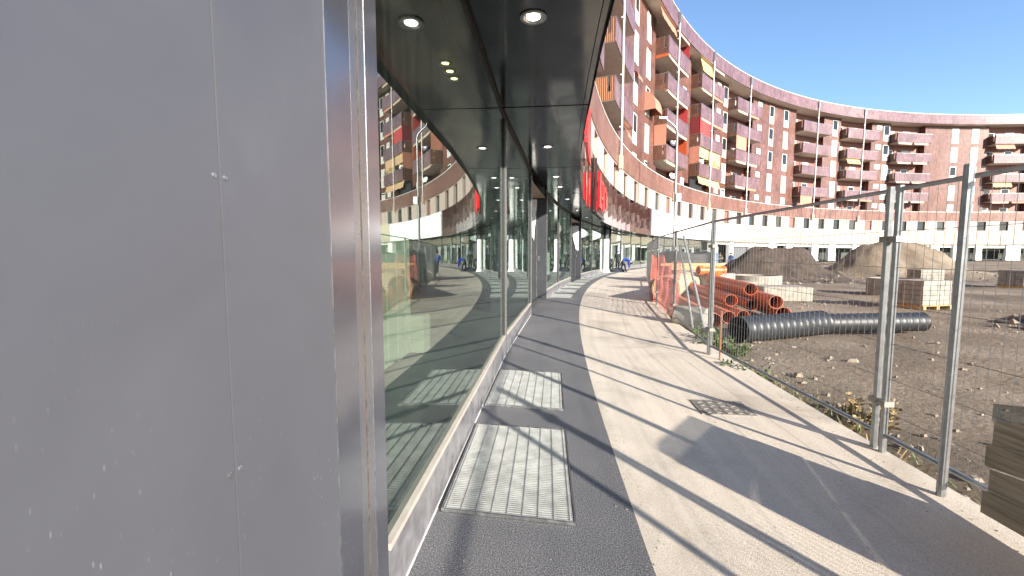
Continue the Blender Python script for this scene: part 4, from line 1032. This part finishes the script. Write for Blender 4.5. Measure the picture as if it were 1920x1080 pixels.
def standing(stride=0.0, arms='down', wide=.1):
    j = dict(hip=((0,0,.94),.15), waist=((0,0,1.1),.145), chest=((0,0,1.33),.165), neck=((0,.01,1.5),.06), head=((0,.035,1.63),.1), crown=((0,.03,1.70),.085), nose=((0,.125,1.615),.018))
    b = [('hip','waist'),('waist','chest'),('chest','neck'),('neck','head'),('head','crown'),('head','nose')]
    for s, n in ((-1,'l'),(1,'r')):
        st = stride*s
        j[n+'kn'] = ((s*wide, .04+st*.55, .5), .075); j[n+'an'] = ((s*wide*1.05, -.02+st, .09), .05); j[n+'th'] = ((s*wide*.95, st*.2, .82), .1); j[n+'toe'] = ((s*wide*1.2, .14+st, .045), .042)
        b += [('hip',n+'th'),(n+'th',n+'kn'),(n+'kn',n+'an'),(n+'an',n+'toe')]
        j[n+'sh'] = ((s*.2,0,1.42),.075)
        if arms == 'down': el, wr = (s*.27, -.02-st*.3, 1.14), (s*.27, .08-st*.5, .9); dv, sd = (0,.15,-1), (0,1,0)
        else: el, wr = (s*.27, .06, 1.13), (-s*.02, .24, 1.2+.03*s); dv, sd = (-s,.1,.1), (0,0,1)
        j[n+'el'] = (el,.05); j[n+'wr'] = (wr,.035); hv = Vector(wr)+Vector(dv).normalized()*.07; j[n+'ha'] = (tuple(hv),.038)
        b += [('chest',n+'sh'),(n+'sh',n+'el'),(n+'el',n+'wr'),(n+'wr',n+'ha')]
        fingers(j, b, n+'ha', dv, sd)
    return j, b
def regions_for(b, top, bottom, shoe=M['shoe']):
    r = {'*': top}
    for (x, y) in b:
        if y.endswith(('kn','an','th')): r[(x,y)] = bottom
        if y.endswith('toe'): r[(x,y)] = shoe
        if y in ('head','crown','nose') or 'ha' in y or '_' in y: r[(x,y)] = M['skin']
    return r
def bending():
    j = dict(hip=((0,-.22,.93),.16), waist=((0,-.08,1.04),.15), chest=((0,.26,1.02),.165), neck=((0,.44,.9),.062), head=((0,.53,.80),.1), crown=((0,.58,.73),.085), nose=((0,.55,.71),.018))
    b = [('hip','waist'),('waist','chest'),('chest','neck'),('neck','head'),('head','crown'),('head','nose')]
    for s, n in ((-1,'l'),(1,'r')):
        j[n+'th'] = ((s*.1,-.2,.82),.1); j[n+'kn'] = ((s*.12,-.08+.1*s,.5),.075); j[n+'an'] = ((s*.13,-.12+.16*s,.09),.05); j[n+'toe'] = ((s*.15,.05+.16*s,.045),.042)
        b += [('hip',n+'th'),(n+'th',n+'kn'),(n+'kn',n+'an'),(n+'an',n+'toe')]
        j[n+'sh'] = ((s*.19,.3,.98),.075); j[n+'el'] = ((s*.2,.33,.68),.052); j[n+'wr'] = ((s*.13,.37,.38),.036); j[n+'ha'] = ((s*.12,.39,.28),.038)
        b += [('chest',n+'sh'),(n+'sh',n+'el'),(n+'el',n+'wr'),(n+'wr',n+'ha')]
        fingers(j, b, n+'ha', (0,.1,-1), (0,1,0))
    return j, b
j, b = bending(); person((9.35, 36.0, 0), R_(-95), j, b, regions_for(b, M['bluecloth'], M['navy']), 'person in royal blue jacket bending down with hands towards the ground')
j, b = standing(); person((9.05, 37.15, 0), R_(150), j, b, regions_for(b, M['darkgreen'], M['navy']), 'person in dark jacket and blue cap standing behind the bending worker', cap=M['lightblue'])
j, b = bending(); person((8.1, 35.6, 0), R_(60), j, b, regions_for(b, M['navy'], M['darkgreen']), 'person in dark clothes stooping beside the white wrapped column')
def pack(t):
    mb = MB(); mb.box((0,-.2,1.24), (.3,.16,.42)); mb.box((0,-.29,1.15), (.22,.05,.2)); mb.build('backpack', M['navy'], t)
j, b = standing(.22); person((10.75, 33.6, -.045), R_(175), j, b, regions_for(b, M['lightblue'], M['navy']), 'person in blue jacket walking along the path past the fence', extra=pack)
j, b = standing(0, 'crossed'); person((19.3, 40.3, -.14), R_(170), j, b, regions_for(b, M['darkgreen'], M['navy']), 'person in dark clothes standing with folded arms before the white pier')
j, b = standing(.1); person((21.6, 42.8, -.14), R_(120), j, b, regions_for(b, M['lightblue'], M['navy']), 'person in light blue top standing by the white trestles')
mb = MB()
for i in range(16):
    for k in range(8):
        def bp_(i, k):
            u = i/16*2*math.pi; v = k/8*math.pi/2
            f = 1+.1*math.sin(3*u+2*v)
            return (8.75+.62*math.cos(u)*math.cos(v)*f, 36.1+.35*math.sin(u)*math.cos(v)*f, .0+.34*math.sin(v)*f)
        q = [bp_(i,k), bp_(i+1,k), bp_(i+1,k+1), bp_(i,k+1)]
        mb.face(q[:3] if k == 7 else q)
tag(mb.build('tool_bag', M['navy'], None, True, origin=(8.75,36.1,0)), 'dark tool bag slumped on the ground behind the bending worker', 'bag')

# ------------------------------------------------------------------ camera, sun, sky
cam = bpy.data.cameras.new('camera'); co = bpy.data.objects.new('camera', cam); col.objects.link(co)
co.location = (0, 0, 1.55); co.rotation_euler = (R_(90)-.080, 0, 0)
cam.sensor_width = 36; cam.lens = 36*812/1920; cam.clip_end = 6000; cam.clip_start = .02
sc.camera = co
AZ, EL = R_(148.3), R_(19.9)
sv = Vector((math.sin(AZ)*math.cos(EL), math.cos(AZ)*math.cos(EL), math.sin(EL)))
sun = bpy.data.lights.new('sun', 'SUN'); so = bpy.data.objects.new('sun', sun); col.objects.link(so)
sun.energy = 5.0; sun.angle = R_(.65); sun.color = (1, .9, .76); so.rotation_euler = sv.to_track_quat('Z', 'Y').to_euler(); so.location = sv*60
wd = bpy.data.worlds.new('World'); sc.world = wd; wd.use_nodes = True; nt = wd.node_tree
sk = nt.nodes.new('ShaderNodeTexSky'); sk.sky_type = 'NISHITA'; sk.sun_disc = False; sk.sun_elevation = EL; sk.sun_rotation = AZ; sk.air_density = .9; sk.dust_density = .25; sk.ozone_density = 3.0
bg = nt.nodes['Background']; nt.links.new(sk.outputs[0], bg.inputs[0]); bg.inputs[1].default_value = .108
sc.view_settings.view_transform = 'Standard'; sc.view_settings.look = 'None'; sc.view_settings.gamma = 1; sc.view_settings.exposure = 1.52
sc.cycles.max_bounces = 10; sc.cycles.transparent_max_bounces = 24; sc.cycles.glossy_bounces = 6; sc.cycles.use_denoising = True
for o in bpy.data.objects:
    if '_org' in o: del o['_org']
